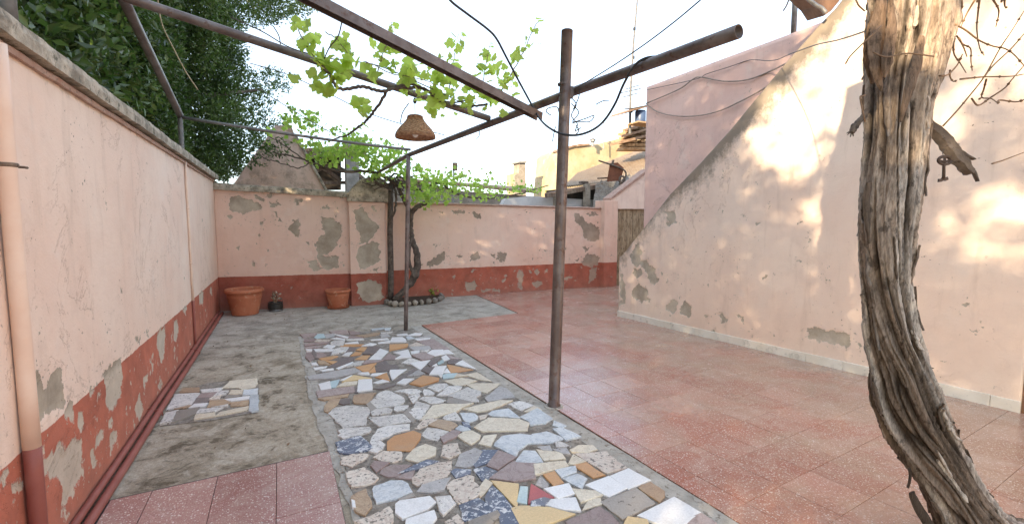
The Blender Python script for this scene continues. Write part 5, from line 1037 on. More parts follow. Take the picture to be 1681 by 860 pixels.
m_ = MB(); m_.lathe([(.001, 0), (.10, 0), (.104, .01), (.102, .022), (.108, .05), (.112, .10), (.105, .125), (.112, .13), (.108, .138), (.09, .14), (.088, .12), (.001, .115)], tuple(c+np.array([0, 0, .003])), 28); m_.build('pot_body', 'dark_pot', jg, True)
m_ = MB(); m_.lathe([(.108, .012), (.112, .015), (.112, .024), (.108, .027)], tuple(c), 28); m_.build('rim_band', 'galvanised', jg, True)
m_ = MB()
for k in range(7): m_.tube(smoothp([c+np.array([random.uniform(-.02, .02), 0, .11]), c+np.array([random.uniform(-.04, .04), random.uniform(-.02, .02), .2]), c+np.array([random.uniform(-.05, .05), random.uniform(-.03, .03), random.uniform(.25, .33)])], 3), .005, 5)
m_.build('dry_stem', 'twig', jg); cpl = c+rng.normal(size=(30, 3))*np.array([.035, .03, .05])+np.array([0, 0, .23]); leaf_cloud(cpl, rng.normal(size=(30, 3)), .05, .6, 'coping', 'dry_leaves', jg)
# ---------------------------------------------------------------- foreground vine trunk
TK = [(-420, 1545, 70), (-330, 1540, 90), (-240, 1528, 112), (-150, 1512, 135), (-60, 1503, 148), (0, 1500, 132), (60, 1494, 131), (120, 1482, 118), (170, 1474, 102), (220, 1470, 96), (300, 1465, 100), (360, 1459, 98), (410, 1456, 94), (470, 1456, 88), (550, 1465, 92), (600, 1478, 100), (640, 1484, 112), (690, 1500, 112), (730, 1522, 112), (780, 1551, 100), (820, 1572, 100), (860, 1594, 118), (892, 1612, 165), (908, 1620, 210)]
tb_ = G(1604, 900); dtr = float((tb_-CAM)@fw); Rt = []; Pt = []
for y, x, w in TK: Pt.append(PX(x, y, dtr)); Rt.append(w*dtr/F/2)
vt = thing('old_vine_trunk', 'thick old vine trunk with shredded grey bark in the right foreground', 'vine', (tb_[0], tb_[1], 0))
NR, NS = 820, 200; tt = np.linspace(0, 1, NR); ar = np.linspace(0, 1, len(TK)); Pt = np.array(smoothp(Pt, 8)); ar2 = np.linspace(0, 1, len(Pt))
Ct = np.stack([np.interp(tt, ar2, Pt[:, i]) for i in range(3)], 1); rr_ = np.interp(tt, ar, Rt); T = np.gradient(Ct, axis=0); s_len = np.r_[0, np.cumsum(np.linalg.norm(np.diff(Ct, axis=0), axis=1))]
T /= np.linalg.norm(T, axis=1)[:, None]; Uu = np.cross(T, fw); Uu /= np.linalg.norm(Uu, axis=1)[:, None]; Vv_ = np.cross(T, Uu)
th = np.linspace(0, 2*np.pi, NS, endpoint=False); TH, S_ = np.meshgrid(th, s_len)
tw = TH+S_*.75+.35*np.sin(S_*2.3); cx_, cy_ = np.cos(tw), np.sin(tw)
def nz(fr, fs, seed, dx=0): return vnoise(np.c_[(cx_*fr+dx).ravel(), (cy_*fr).ravel(), (S_*fs).ravel()], seed).reshape(TH.shape)
wrp = nz(1.6, 1.8, 90)*.30; cx_, cy_ = np.cos(tw+wrp), np.sin(tw+wrp)
big = nz(1.5, .9, 1)*.5+nz(2.9, 1.3, 2)*.5
rope = 1-np.abs(nz(3.0, 1.3, 3)+.28*nz(7, 3.2, 23))*2.2                 # twisted strands with sharp grooves between
fib = 1-np.abs(nz(11, 2.2, 4))*2; fib2 = nz(26, 5, 5); fine = nz(60, 22, 6); flake = nz(9, 13, 7)
plate = np.clip((nz(5, 2.4, 12)+.3*nz(14, 7, 13)+.05)*7, 0, 1)
grv = np.clip(.12-np.abs(nz(2.6, 1.1, 21)+.25*nz(9, 3.5, 22)), 0, .12)/.12
disp = .30*big+.22*np.clip(rope, -1, 1)+.10*fib+.075*fib2+.05*fine+.10*np.clip(flake, 0, 1)+.16*plate-.42*grv
rad = rr_[:, None]*np.interp(s_len, [0, s_len[-1]*.30, s_len[-1]*.48, s_len[-1]*.65, s_len[-1]*.86, s_len[-1]*.965, s_len[-1]], [.80, .80, .76, .69, .71, .72, .85])[:, None]*(1+.50*disp)
flat = 1+.06*np.cos(2*TH)
V = Ct[:, None]+Uu[:, None]*(np.cos(TH)*rad*flat)[..., None]+Vv_[:, None]*(np.sin(TH)*rad*.9)[..., None]
idx = np.arange(NR*NS).reshape(NR, NS); f = np.c_[idx[:-1].ravel(), idx[1:].ravel(), np.roll(idx, -1, 1)[1:].ravel(), np.roll(idx, -1, 1)[:-1].ravel()]
g_a = np.clip(.55*fib+.5*fib2+.6*plate+.3*fine, -1, 1)*.5+.5  # fibre tone follows the relief, low parts coloured darker
def mk_bark():
    s = NT('bark'); v = s.coord(); a = s.attr('fibre').outputs['Fac']; p = s.attr('plate').outputs['Fac']; c = s.attr('bark_shade').outputs['Fac']
    col = s.mix(s.ramp(a, .15, .9), (.11, .085, .066), (.34, .285, .24))
    col = s.mix(s.math('MULTIPLY', s.ramp(p, .3, .8), .75), col, s.mix(s.ramp(a, .2, .8), (.24, .22, .205), (.50, .47, .44)))
    z = s.sepz(v); n = s.noise(v, 5, 5, .6)
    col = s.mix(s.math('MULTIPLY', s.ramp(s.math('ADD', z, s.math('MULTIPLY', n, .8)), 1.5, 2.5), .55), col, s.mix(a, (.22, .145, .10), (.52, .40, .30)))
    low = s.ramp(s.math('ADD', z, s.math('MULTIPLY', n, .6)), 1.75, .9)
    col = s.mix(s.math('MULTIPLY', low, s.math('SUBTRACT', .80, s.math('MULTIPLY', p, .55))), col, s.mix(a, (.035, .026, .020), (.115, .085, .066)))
    pk = s.noise(s.coord('pos', (1, 1, .55)), 26, 5, .7); col = s.mix(s.math('MULTIPLY', s.ramp(pk, .56, .63), .6), col, (.03, .022, .017))
    col = s.mix(s.math('MULTIPLY', c, .85), col, (.020, .014, .010))
    f_ = s.noise(s.coord('pos', (1, 1, .18)), 160, 5, .7); f2 = s.noise(s.coord('pos', (1, 1, .3)), 60, 5, .7)
    col = s.mix(.85, col, s.mix(s.ramp(s.math('ADD', s.math('MULTIPLY', f_, .5), s.math('MULTIPLY', f2, .5)), .36, .64), (.38, .36, .34), (1.6, 1.58, 1.55)), 'MULTIPLY')
    s.bump(s.math('ADD', f_, f2), .8, .006); return s.fin(col, .9, spec=.2)
MC['bark'] = mk_bark()
groove_shade = np.clip(grv*1.2+np.clip(-rope-.2, 0, 1)*.9, 0, 1); pla = np.clip((nz(2.2, .8, 15)+nz(6, 1.2, 16)*.5-.15)*4, 0, 1)  # grooves coloured near black: crevice shade put into the bark
mesh('trunk', V.reshape(-1, 3), f, 'bark', vt, True, attrs={'fibre': g_a.ravel(), 'plate': pla.ravel(), 'bark_shade': groove_shade.ravel()})
# hanging bark strips and splinters
def strap(pts, w, th_, mat='bark', nm='bark_strip', par=None):
    P = smoothp([PX(*p) for p in pts], 5); n = len(P); m_ = MB(); V = []; ww = np.interp(np.linspace(0, 1, n), np.linspace(0, 1, len(w)), w)
    for i, p in enumerate(P):
        t = P[min(i+1, n-1)]-P[max(i-1, 0)]; t /= np.linalg.norm(t); s_ = np.cross(t, fw); s_ /= np.linalg.norm(s_); o_ = np.cross(s_, t); j = random.uniform(-.12, .12)
        for a, b in ((-1, 0), (-.5, 1), (.45, 1), (1, .1), (.4, -1), (-.5, -1)): V.append(p+s_*ww[i]*(a+j)+o_*th_*b)
    m_.add(V, [(i*6+k, i*6+(k+1) % 6, (i+1)*6+(k+1) % 6, (i+1)*6+k) for i in range(n-1) for k in range(6)]+[tuple(range(6))[::-1], tuple(range((n-1)*6, n*6))])
    return m_.build(nm, mat, par if par is not None else vt)
d0 = dtr-.12
for q, w in (([(1438, 20, d0), (1432, 60, d0), (1429, 100, d0), (1432, 138, d0)], (.018, .03, .03, .008)), ([(1448, -10, d0-.03), (1440, 60, d0-.04), (1440, 110, d0-.04), (1447, 150, d0-.02)], (.02, .035, .03, .006)), ([(1427, 300, d0+.07), (1422, 330, d0+.08), (1424, 370, d0+.08), (1427, 400, d0+.08)], (.012, .016, .012, .004)),
             ([(1500, 470, dtr), (1504, 540, dtr), (1508, 585, dtr), (1520, 602, dtr), (1532, 604, dtr)], (.012, .012, .008, .005, .002)), ([(1442, 640, dtr), (1449, 672, dtr), (1462, 700, dtr), (1469, 712, dtr)], (.014, .014, .008, .003)), ([(1493, 768, d0), (1494, 785, d0), (1490, 800, d0), (1492, 795, d0)], (.006, .005, .003, .002)),
             ([(1496, 808, d0+.04), (1508, 834, d0+.05), (1528, 865, d0+.07), (1550, 895, d0+.08)], (.014, .02, .022, .02)), ([(1619, 803, dtr), (1617, 830, dtr), (1612, 850, dtr), (1605, 880, dtr)], (.012, .016, .018, .02)), ([(1642, 858, dtr), (1622, 842, dtr), (1606, 838, dtr), (1590, 820, dtr)], (.006, .016, .022, .02)),
             ([(1417, 195, dtr), (1416, 170, dtr), (1418, 140, dtr)], (.004, .006, .004)), ([(1514, 60, d0-.03), (1506, 100, d0-.04), (1492, 150, d0-.05), (1478, 200, d0-.04)], (.012, .022, .02, .006)), ([(1462, 0, d0-.06), (1464, 50, d0-.06), (1456, 100, d0-.06), (1452, 128, d0-.05)], (.01, .022, .024, .004))):
    strap(q, w, .005)
# lifted plates and shreds of bark over the whole stem
rb2 = random.Random(11)
for k in range(95):
    i0 = rb2.randint(5, NR-90); ln = rb2.randint(25, 85); a0 = rb2.uniform(0, 2*math.pi); wd = rb2.uniform(.004, .014); tws = rb2.uniform(-.5, .1)*ln/80
    ids = np.linspace(i0, min(NR-1, i0+ln), 12).astype(int); P = []
    for q, i in enumerate(ids):
        th_ = a0+tws*q/11; j = int((th_ % (2*math.pi))/(2*math.pi)*NS) % NS; v_ = V[i, j]; out = v_-Ct[i]; out /= np.linalg.norm(out); e_ = abs(q/11-.5)*2
        P.append(v_+out*(.0015+.007*e_**4*(1 if q > 6 or k % 3 else .2)))
    n = len(P); Q = []; 
    for q, p in enumerate(P):
        t = P[min(q+1, n-1)]-P[max(q-1, 0)]; t /= np.linalg.norm(t); o_ = p-Ct[ids[q]]; o_ -= t*np.dot(o_, t); o_ /= np.linalg.norm(o_); sd_ = np.cross(t, o_); w_ = wd*min(1, .25+3*(1-abs(q/(n-1)-.5)*2))*rb2.uniform(.75, 1.2)
        for a, b in ((-1, -.004), (-.8, .0015), (.2, .004), (1, .001), (1, -.004)): Q.append(p+sd_*w_*a+o_*b)
    pv = rb2.random(); mesh('bark_strip', Q, [(q*5+r, q*5+(r+1) % 5, (q+1)*5+(r+1) % 5, (q+1)*5+r) for q in range(n-1) for r in range(5)]+[(0, 1, 2, 3, 4), tuple(range((n-1)*5, n*5))[::-1]], 'bark', vt, True, attrs={'fibre': np.full(len(Q), rb2.uniform(.2, 1)), 'plate': np.full(len(Q), 1.0 if pv > .6 else 0.0), 'bark_shade': np.full(len(Q), .5 if pv < .18 else 0)})
# stub branches
strap([(1512, 200, dtr), (1535, 215, dtr-.02), (1556, 238, dtr-.04), (1578, 266, dtr-.05), (1592, 284, dtr-.05)], (.035, .034, .040, .034, .016), .022, 'vine_wood', 'broken_branch')
strap([(1560, 236, dtr-.04), (1580, 252, dtr-.05), (1599, 262, dtr-.05)], (.016, .013, .003), .010, 'vine_wood', 'broken_branch')
strap([(1585, 268, dtr-.05), (1598, 282, dtr-.05), (1605, 298, dtr-.05)], (.012, .010, .003), .008, 'vine_wood', 'broken_branch')
strap([(1424, 182, dtr), (1412, 198, dtr-.02), (1402, 210, dtr-.03), (1398, 218, dtr-.03)], (.012, .012, .017, .012), .011, 'vine_wood', 'broken_branch')
for dx, dy in ((-9, 0), (-8, 3), (-3, 6), (2, 5)): strap([(1399, 214, dtr-.03), (1399+dx*.6, 217+dy*.6, dtr-.03), (1399+dx, 219+dy, dtr-.03)], (.004, .003, .001), .003, 'vine_wood', 'splinter')
# limb above the view from which the canes hang
m_ = MB(); m_.tube(smoothp([PX(1520, -110, dtr), PX(1570, -95, dtr+.02), PX(1640, -70, dtr+.05), PX(1720, -50, dtr+.05), PX(1800, -60, dtr)], 6), [.055, .035, .02], 10); m_.build('limb', 'vine_wood', vt, True)
for x in (1572, 1608, 1648, 1690): m_ = MB(); m_.tube(smoothp([PX(x, -86+(x-1572)*.2, dtr+.03), PX(x+6, -40, dtr+.02), PX(x-4, 4, dtr)], 5), .004, 6); m_.build('cane', 'twig', vt, True)
# bare canes at the upper right
sT = 2.685
canes = ['185,110 230,135 290,180 350,205 400,215 440,240 486,290', '130,555 190,490 240,430 310,340 380,215 430,140 486,50', '310,340 350,290 430,215 486,150', '205,350 310,340 420,338 486,328', '345,722 400,705 486,672', '290,0 283,60 278,130 290,210 310,245', '270,0 235,60 210,115', '215,30 200,60 185,90', '350,0 375,50 362,120', '400,0 402,30 412,36',
         '190,160 215,195 250,215 252,270 258,312', '200,170 220,210 235,252', '115,335 150,330 190,290 215,240', '175,190 178,240 205,280 230,322', '160,310 160,340 175,360 190,355', '320,350 310,390 300,430 340,435 370,455', '255,435 285,465 340,430 400,390 430,355 486,290', '372,455 380,442 450,450 486,440', '210,0 212,30 190,85', '300,430 285,440']
for cstr in canes:
    P = [tuple(map(float, c.split(','))) for c in cstr.split()]; dd_ = dtr+random.uniform(-.25, .35)
    Q = [PX(1500+x/sT, y/sT, dd_+.05*math.sin(i)) for i, (x, y) in enumerate(P)]; S2 = smoothp(Q, 5); m_ = MB(); m_.tube(S2, [.0042, .003, .002], 6)
    for p in S2[3::5]:
        if random.random() < .6: m_.lathe([(.0005, -.006), (.0055, -.002), (.005, .003), (.0005, .006)], tuple(p), 6)
    m_.build('cane', 'twig', vt, True)
for cs in ([(1448, 42), (1400, 88), (1388, 105)], [(1405, 0), (1410, 10), (1420, 19)], [(1420, 200), (1412, 162), (1416, 158), (1421, 156)], [(1433, 86), (1455, 94), (1490, 88), (1533, 93)], [(1295, 0), (1291, 10), (1286, 18)]):
    m_ = MB(); m_.tube(smoothp([PX(x, y, dtr-.2) for x, y in cs], 4), .0028, 6); m_.build('cane', 'twig', vt, True)
# old key hanging from the stub
kc = 1549; dk = dtr-.05
key = thing('hanging_key', 'ornamental iron key hanging from the broken branch of the old trunk', 'key', tuple(PX(kc, 298, dk)))
def kp(x, y, o=0): return PX(x, y, dk+o)
m_ = MB(); ringp = [kp(1551+10.5*math.cos(a), 263.5+6.5*math.sin(a)) for a in np.linspace(0, 2*math.pi, 25)]; m_.tube(ringp, .0062, 8, False)
m_.tube([kp(1541, 264), kp(1551, 266), kp(1561, 263)], .005, 6); m_.tube([kp(1551, 258), kp(1550.5, 270)], .005, 6); m_.build('bow', 'key_iron', key, True)
m_ = MB(); m_.tube([kp(1550.5, 269), kp(1549.5, 274), kp(1549, 294)], [.0075, .0055, .006], 10); m_.build('shank', 'key_iron', key, True)
m_ = MB(); fx = fw*.006; m_.slab([kp(1541, 299), kp(1541.5, 293.5), kp(1545, 294.5), kp(1548, 291), kp(1553, 291.5), kp(1556, 290), kp(1557.5, 295), kp(1553, 297), kp(1550, 296), kp(1546, 298.5)], fx); m_.build('bit', 'key_iron', key)
m_ = MB(); m_.tube([kp(1549, 258), kp(1547, 250), kp(1551, 243)], .0015, 5); m_.build('hook_wire', 'wire', key)
# ---------------------------------------------------------------- beyond the walls
def F3(name, label, cat, loc, group=None): return thing(name, label, cat, tuple(loc), group)
# chimney hood
hx = 9.05; hd = F3('chimney_hood', 'weathered pink tapering chimney hood rising behind the far left wall', 'chimney', (0, 9.1, 1.9))
q0 = [YW(372, 318, 8.95), YW(540, 326, 8.85), YW(484, 222, 8.95), YW(478, 206, 8.95), YW(452, 206, 9.05), YW(424, 246, 9.05)]
wq = np.array(q0); m_ = MB(); nn_ = np.array([0, .75, 0]); top_in = [np.array([0, .75, 0]), np.array([0, .75, 0]), np.array([-.1, .45, 0]), np.array([-.1, .4, 0]), np.array([.1, .4, 0]), np.array([.1, .55, 0])]
B_ = [q0[i]+top_in[i] for i in range(6)]; m_.add(q0+B_, [tuple(range(6))[::-1], tuple(range(6, 12))]+[(i, (i+1) % 6, 6+(i+1) % 6, 6+i) for i in range(6)]); m_.build('hood_body', 'plaster_hood', hd)
m_ = MB(); e_a, e_b = YW(486, 224, 8.95)-np.array([0, .01, 0]), YW(541, 322, 8.85)-np.array([0, .01, 0]); m_.beam(e_a, e_b, .05, .035); m_.build('edge_trim', 'coping', hd)
# lean-to
sh = F3('lean_to_shed', 'dark open lean-to with grey post behind the far wall, left of the rounded pier cap', 'shed', (1.2, 11, 0))
for nm, a, b, w, mt in (('post', (576, 330), (577, 228), .26, 'concrete_post'),): 
    A, B = YW(*a, 10.6), YW(*b, 10.6); A[2] = -.05; MB().beam(A, B, w, w).build(nm, mt, sh)
A, B = YW(486, 258, 11.4), YW(600, 262, 11.4); m_ = MB(); m_.beam(YW(480, 256, 10.5), YW(600, 250, 10.5), .16, .14); m_.build('beam', 'old_wood', sh)
MB().slab([YW(470, 250, 10.4), YW(600, 243, 10.4), YW(596, 252, 13.4), YW(476, 256, 13.4)], (0, 0, .06)).build('roof_sheet', 'roof_tile', sh)
MB().slab([YW(470, 312, 13.2), YW(560, 312, 13.2), YW(560, 250, 13.2), YW(470, 250, 13.2)], (0, .1, 0)).build('shade_panel', 'inside_shade', sh)  # dark sheet standing in for the shaded interior
for a, b in (((500, 290), (560, 262)), ((515, 300), (600, 300)), ((545, 268), (590, 296)), ((520, 270), (560, 296)), ((580, 280), (604, 300))): MB().beam(YW(*a, 10.8), YW(*b, 10.9), .07, .07).build('brace', 'old_wood', sh)
# low roofs between vine and corner
lr = F3('low_roof', 'low tiled roof seen just above the far wall behind the vine canopy', 'roof', (5, 12, 1.5))
def ground_wall(poly, Y, th_, nm, mt, par): return MB().slab([YW(x, y, Y) for x, y in poly], (0, th_, 0)).build(nm, mt, par)
ground_wall([(640, 345), (640, 300), (668, 288), (700, 300), (760, 314), (870, 322), (890, 345)], 12.0, .3, 'gable', 'far_stone', lr)
MB().slab([YW(655, 296, 11.8), YW(880, 318, 11.8), YW(880, 312, 15), YW(655, 296, 15)], (0, 0, .07)).build('tile_slope', 'roof_tile', lr)
ww_ = F3('white_wall', 'low bright white wall behind the far wall between the vine and the thick post', 'wall', (6, 11, 0))
ground_wall([(820, 345), (830, 326), (870, 322), (1000, 330), (1000, 350)], 10.8, .2, 'wall_body', 'white_wall', ww_)
ch = F3('far_chimney', 'pale plastered chimney standing alone on the far skyline', 'chimney', YW(851, 300, 20))
ground_wall([(838, 330), (838, 286), (848, 284), (848, 300), (850, 330)], 20, .4, 'side_stack', 'plaster_yellow', ch)
ground_wall([(845, 330), (845, 288), (852, 284), (853, 267), (862.5, 267), (864, 330)], 19.8, .6, 'stack', 'far_stone', ch)
ground_wall([(851, 267.5), (851, 265), (865, 264), (865, 267.5)], 19.7, .8, 'cap', 'concrete_post', ch)
bx = F3('pole_box', 'small grey mesh box on a short pole above the vine canopy', 'box', YW(745, 335, 9.6))
m_ = MB(); m_.tube([YW(744, 335, 9.6), YW(745, 278, 9.6)], .018, 8); m_.build('pole', 'galvanised', bx)
m_ = MB(); c0 = YW(747, 274, 9.6); m_.lathe([(.001, -.085), (.055, -.08), (.055, .07), (.05, .085), (.001, .09)], tuple(c0), 10); m_.build('box_body', 'old_wood', bx)
# yellow building, sloping sheet roof, sheds
yb = F3('yellow_building', 'sunlit yellow plastered building with a broken top edge, right of the thick post', 'building', YW(990, 300, 19))
ground_wall([(915, 345), (924, 250), (932, 243), (950, 239), (985, 236), (1010, 230), (1030, 224), (1075, 222), (1080, 345)], 19, 2.5, 'wall_body', 'plaster_yellow', yb)
for a, b in (((926, 246), (946, 240)), ((946, 241), (968, 238.5))): MB().slab([YW(a[0], a[1], 18.9), YW(b[0], b[1], 18.9), YW(b[0], b[1]-3, 18.9), YW(a[0]+4, a[1]-4.5, 18.9)], (0, 1.2, 0)).build('roof_edge', 'roof_tile', yb)
sr = F3('sloping_roof', 'pale corrugated sheet roof sloping up to the right beyond the gate', 'roof', YW(1000, 290, 13))
R0, R1, R2, R3 = YW(925, 306, 11.5), YW(1075, 292, 11.5), YW(1085, 232, 16.5), YW(948, 284, 16.5)
nu = 330; m_ = MB(); V = []
for i in range(nu+1):
    for j in range(3):
        s = i/nu; t = j/2; p = (R0*(1-s)+R1*s)*(1-t)+(R3*(1-s)+R2*s)*t; V.append(p+np.array([0, 0, .022*math.sin(i*math.pi/3)]))
m_.add(V, [(i*3+j, (i+1)*3+j, (i+1)*3+j+1, i*3+j+1) for i in range(nu) for j in range(2)]+[]); V2 = [v-np.array([0, 0, .03]) for v in V]; m_.add(V2, [(i*3+j, i*3+j+1, (i+1)*3+j+1, (i+1)*3+j) for i in range(nu) for j in range(2)]); m_.build('corrugated_sheet', 'roof_sheet', sr, True)
ground_wall([(905, 345), (905, 312), (1075, 296), (1075, 345)], 12.2, .3, 'shade_panel', 'inside_shade', sr)  # shade under the roof, made as a near-black sheet
m_ = MB(); m_.beam(YW(896, 322, 10.4), YW(985, 306, 10.6), .09, .10); m_.build('rafter', 'old_wood', sr)
m_ = MB(); m_.beam(YW(900, 318, 10.5), YW(1000, 300, 10.8), .3, .05); m_.build('roof_edge', 'roof_tile', sr)
for x, y0, y1, w in ((963, 340, 302, .14), (912, 340, 318, .10), (982, 335, 308, .1)): MB().beam(YW(x, y0, 10.5), YW(x, y1, 10.5), w, w).build('post', 'far_stone', sr)
ground_wall([(930, 342), (930, 330), (955, 328), (955, 342)], 10.7, .05, 'white_sheet', 'white_wall', sr)
m_ = MB(); m_.box(tuple(YW(957, 301, 10.5)), tuple(YW(966, 298, 10.5)+np.array([0, .2, 0]))); m_.build('beam_end', 'vine_wood', sr)
# rubble bank
rb = F3('rubble_heap', 'grey rubble heap behind the corner pillar under the rusty wheelbarrow', 'rubble', YW(1000, 320, 9.6))
gx, gy = np.meshgrid(np.linspace(0, 1, 60), np.linspace(0, 1, 40), indexing='ij'); P0, P1, P2, P3 = YW(968, 345, 9.3), YW(1075, 345, 9.3), YW(1075, 276, 11.2), YW(978, 303, 10.6)
P0[2] = .0; P1[2] = .0
gxr, gyr = gx.ravel()[:, None], gy.ravel()[:, None]; V = (P0*(1-gxr)+P1*gxr)*(1-gyr)+(P3*(1-gxr)+P2*gxr)*gyr; V[:, 2] += .45*np.sin(gyr[:, 0]*3.14)+.10*fbm(V*3, 5, 4)+.06*vnoise(V*14, 9)
i_ = np.arange(2400).reshape(60, 40); f = np.c_[i_[:-1, :-1].ravel(), i_[1:, :-1].ravel(), i_[1:, 1:].ravel(), i_[:-1, 1:].ravel()]; rb_ = mesh('rubble_bank', V, f, 'rubble', rb); tag(rb_, kind='stuff')
for _ in range(70):
    c = V[rng.integers(900, 2400)]; s = random.uniform(.03, .09); m_ = MB(); q = rng.normal(size=(8, 3))*s*.25+np.array([(x, y, z) for z in (-1, 1) for x, y in ((-1, -1), (1, -1), (1, 1), (-1, 1))])*s*.6+c+np.array([0, 0, s*.3])
    m_.add(list(q), [(0, 3, 2, 1), (4, 5, 6, 7), (0, 1, 5, 4), (1, 2, 6, 5), (2, 3, 7, 6), (3, 0, 4, 7)]); m_.build('stone', random.choice(['rubble', 'far_stone', 'brick', 'roof_tile']), rb, center=True)
# wheelbarrow
wb = F3('rusty_wheelbarrow', 'rusty orange wheelbarrow tipped on its nose on the rubble behind the gate', 'wheelbarrow', YW(1008, 300, 9.9)); dw = 9.8
def wp(x, y, o=0): return YW(x, y, dw+o)
fr_ = [wp(997, 298), wp(1002, 268), wp(1014, 267), wp(1024, 276), wp(1019, 297)]; bk_ = [wp(999, 299, .5), wp(1003, 270, .5), wp(1014, 269, .5), wp(1022, 277, .5), wp(1018, 298, .5)]
m_ = MB(); m_.add(fr_+bk_, [(4, 3, 2, 1, 0)]+[(i, i+1, 6+i, 5+i) for i in range(4)]); m_.add([p+np.array([0, .02, 0]) for p in fr_]+[p-np.array([0, .02, 0]) for p in bk_], [(0, 1, 2, 3, 4)]+[(5+i, 6+i, i+1, i) for i in range(4)]); m_.build('tray', 'rust', wb)
m_ = MB(); m_.tube(smoothp([wp(983, 264, -.05), wp(1002, 270, -.05), wp(1016, 275, -.05), wp(1026, 281, -.05), wp(1027, 290, -.05), wp(1020, 299, -.05), wp(1016, 303, 0)], 4), .022, 8); m_.build('handle', 'vine_wood', wb, True)
m_ = MB(); m_.tube([wp(981, 293, .3), wp(1000, 292, .3)], .02, 8); m_.build('handle', 'old_wood', wb, True)
m_ = MB(); m_.tube([wp(1005, 270), wp(1007, 263)], .03, 8); m_.build('leg', 'vine_wood', wb)
m_ = MB(); m_.tube([wp(1021+4.6*math.cos(a), 295+5.5*math.sin(a)) for a in np.linspace(0, 6.283, 19)], .026, 8, False); m_.build('wheel', 'vine_wood', wb, True)
# brick ledges, tank, masts
bl = F3('brick_parapet', 'broken stepped brick parapet with tile ledges at the corner of the pink block', 'wall', YW(1045, 240, 14))
for r_, (y0, x0) in enumerate(((246, 1024), (240, 1026), (234, 1022), (226, 1030), (220, 1028), (213, 1036), (206, 1038))):
    x = x0
    while x < 1072:
        w = random.uniform(4.5, 7)
        if random.random() < .86: MB().slab([YW(x, y0, 14), YW(x+w-.6, y0, 14), YW(x+w-.6, y0-4.6, 14), YW(x, y0-4.6, 14)], (0, .5, 0)).build('brick', 'brick', bl, center=True)
        x += w
for a, b, w in (((1010, 236), (1075, 219), .09), ((1028, 222), (1075, 208), .08), ((1034, 212), (1075, 196), .08)): MB().beam(YW(*a, 13.8), YW(*b, 13.8), .6, w).build('tile_ledge', 'roof_tile', bl)
tk = F3('water_tank', 'dark blue water tank under a small canopy beside the pink block', 'tank', YW(1048, 200, 12.5))
c_ = YW(1051, 202, 12.6); hh_ = float(YW(1051, 182, 12.6)[2]-c_[2]); m_ = MB(); m_.lathe([(.001, 0), (.17, 0), (.18, .03), (.18, hh_-.03), (.16, hh_), (.001, hh_+.02)], tuple(c_), 20); m_.build('drum', 'tank_blue', tk, True)
MB().slab([YW(1030, 184, 12.3), YW(1075, 172, 12.3), YW(1075, 169, 12.3), YW(1036, 179, 12.3)], (0, 1., 0)).build('canopy', 'roof_tile', tk)
m_ = MB(); m_.tube([YW(1025, 178, 12.3), YW(1034, 179, 12.3), YW(1070, 172, 12.3)], .02, 6); m_.build('canopy_bar', 'vine_wood', tk)
m_ = MB(); m_.box(tuple(c_+np.array([-.3, -.25, -.05])), tuple(c_+np.array([1.2, .3, -.003]))); m_.build('stand', 'brick', tk)
ms = F3('antenna_mast', 'tall thin antenna mast rising behind the pink block', 'antenna', YW(1034, 218, 13))
m_ = MB(); m_.tube([YW(1034, 220, 13), YW(1035, 150, 13), YW(1040, 70, 13), YW(1048, -20, 13)], [.045, .04, .032, .026], 8); m_.build('mast', 'pipe_grey', ms)
for y, xs in ((150, (1018, 1052)), (144, (1026, 1050)), (157, (1022, 1048))):
    m_ = MB(); m_.tube([YW(xs[0], y+3, 13), YW(xs[1], y-4, 13)], .018, 6); m_.build('element', 'pipe_grey', ms)
for k in range(5): m_ = MB(); x = 1040+k*3; m_.tube([YW(x, 142+k, 12.8), YW(x+1, 150-k*1.4, 13.2)], .007, 5); m_.build('element', 'galvanised', ms)
for y in (48, 95, 183): m_ = MB(); c0 = YW(1041-(y-60)*.035, y, 13); m_.lathe([(.02, -.05), (.045, -.04), (.045, .04), (.02, .05)], tuple(c0), 8); m_.build('joint', 'cable', ms)
p2_ = F3('thin_mast', 'short thin mast standing on the yellow building', 'antenna', YW(991, 245, 18.5))
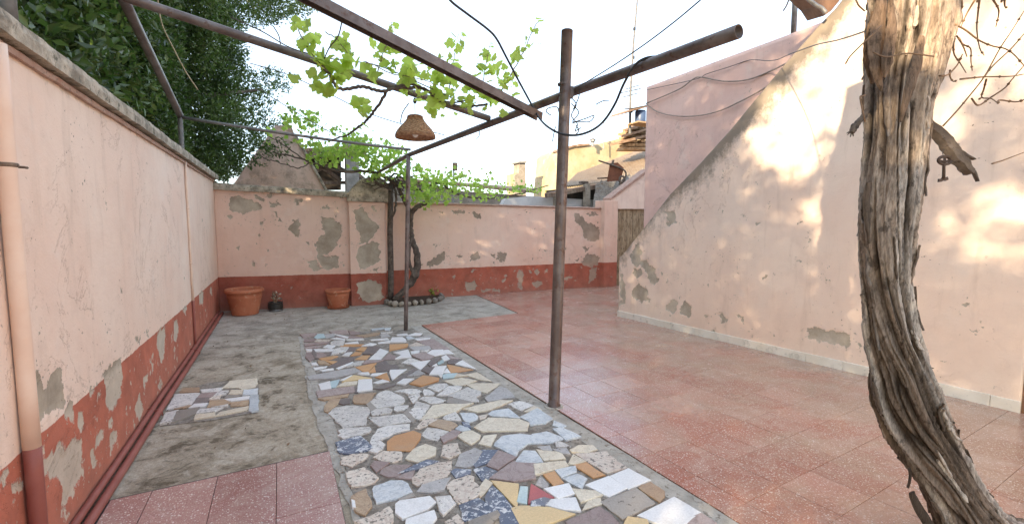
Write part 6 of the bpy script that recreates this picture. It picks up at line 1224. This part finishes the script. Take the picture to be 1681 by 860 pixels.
m_ = MB(); m_.tube([YW(991, 245, 18.5), YW(991, 200, 18.5)], [.03, .02], 6); m_.build('mast', 'galvanised', p2_)
m_ = MB(); m_.tube([YW(987, 221, 18.5), YW(994, 220, 18.5)], .02, 6); m_.build('cross_arm', 'galvanised', p2_)
vc = F3('roof_vent', 'small grey hooded vent on the edge of the yellow building', 'vent', YW(973, 240, 18.6))
m_ = MB(); c0 = YW(973, 241, 18.6); m_.lathe([(.06, 0), (.06, .2), (.13, .24), (.13, .30), (.16, .32), (.02, .42)], tuple(c0), 10); m_.build('vent_pipe', 'galvanised', vc)
ep_ = F3('steel_post', 'galvanised steel post standing on top of the pink block', 'post', YW(1303, 46, 3.9))
b0 = OW((5.33, 0), (5.33, 9), 1303, 48); m_ = MB(); m_.tube([np.array([b0[0], b0[1], 3.54]), np.array([b0[0], b0[1], 4.4])], .03, 12); m_.build('post_shaft', 'galvanised', ep_, True)
p3_ = OW((XL-.07, 0), (XL-.07, 9), 10, 15); ps = thing('steel_post', 'short grey steel post at the near end of the mossy wall coping', 'post', (p3_[0], p3_[1], 2.16))
m_ = MB(); m_.tube([(p3_[0], p3_[1], 2.15), (p3_[0], p3_[1], 3.0)], .034, 16); m_.build('post_shaft', 'galvanised', ps, True)
MB().box((p3_[0]-.05, p3_[1]-.05, 2.155), (p3_[0]+.05, p3_[1]+.05, 2.17)).build('base_plate', 'galvanised', ps)
# debris: dry leaves and grit on the concrete
cdb = []
for _ in range(90):
    x, y = random.uniform(-.8, 1.6), random.uniform(3.1, 8.2)
    if x > .25 and y < 6.3: continue
    cdb.append((x, y, .004))
leaf_cloud(np.array(cdb), np.c_[rng.normal(size=(len(cdb), 2)), np.abs(rng.normal(size=len(cdb)))*.1], .022, .6, 'twig', 'fallen_leaves', None, None, .2, 'stuff')
bpy.data.objects['fallen_leaves']['label'] = 'scattered tiny dry leaves on the concrete'
print('objects', len(bpy.data.objects), 'tris', sum(len(o.data.polygons) for o in bpy.data.objects if o.type == 'MESH'))
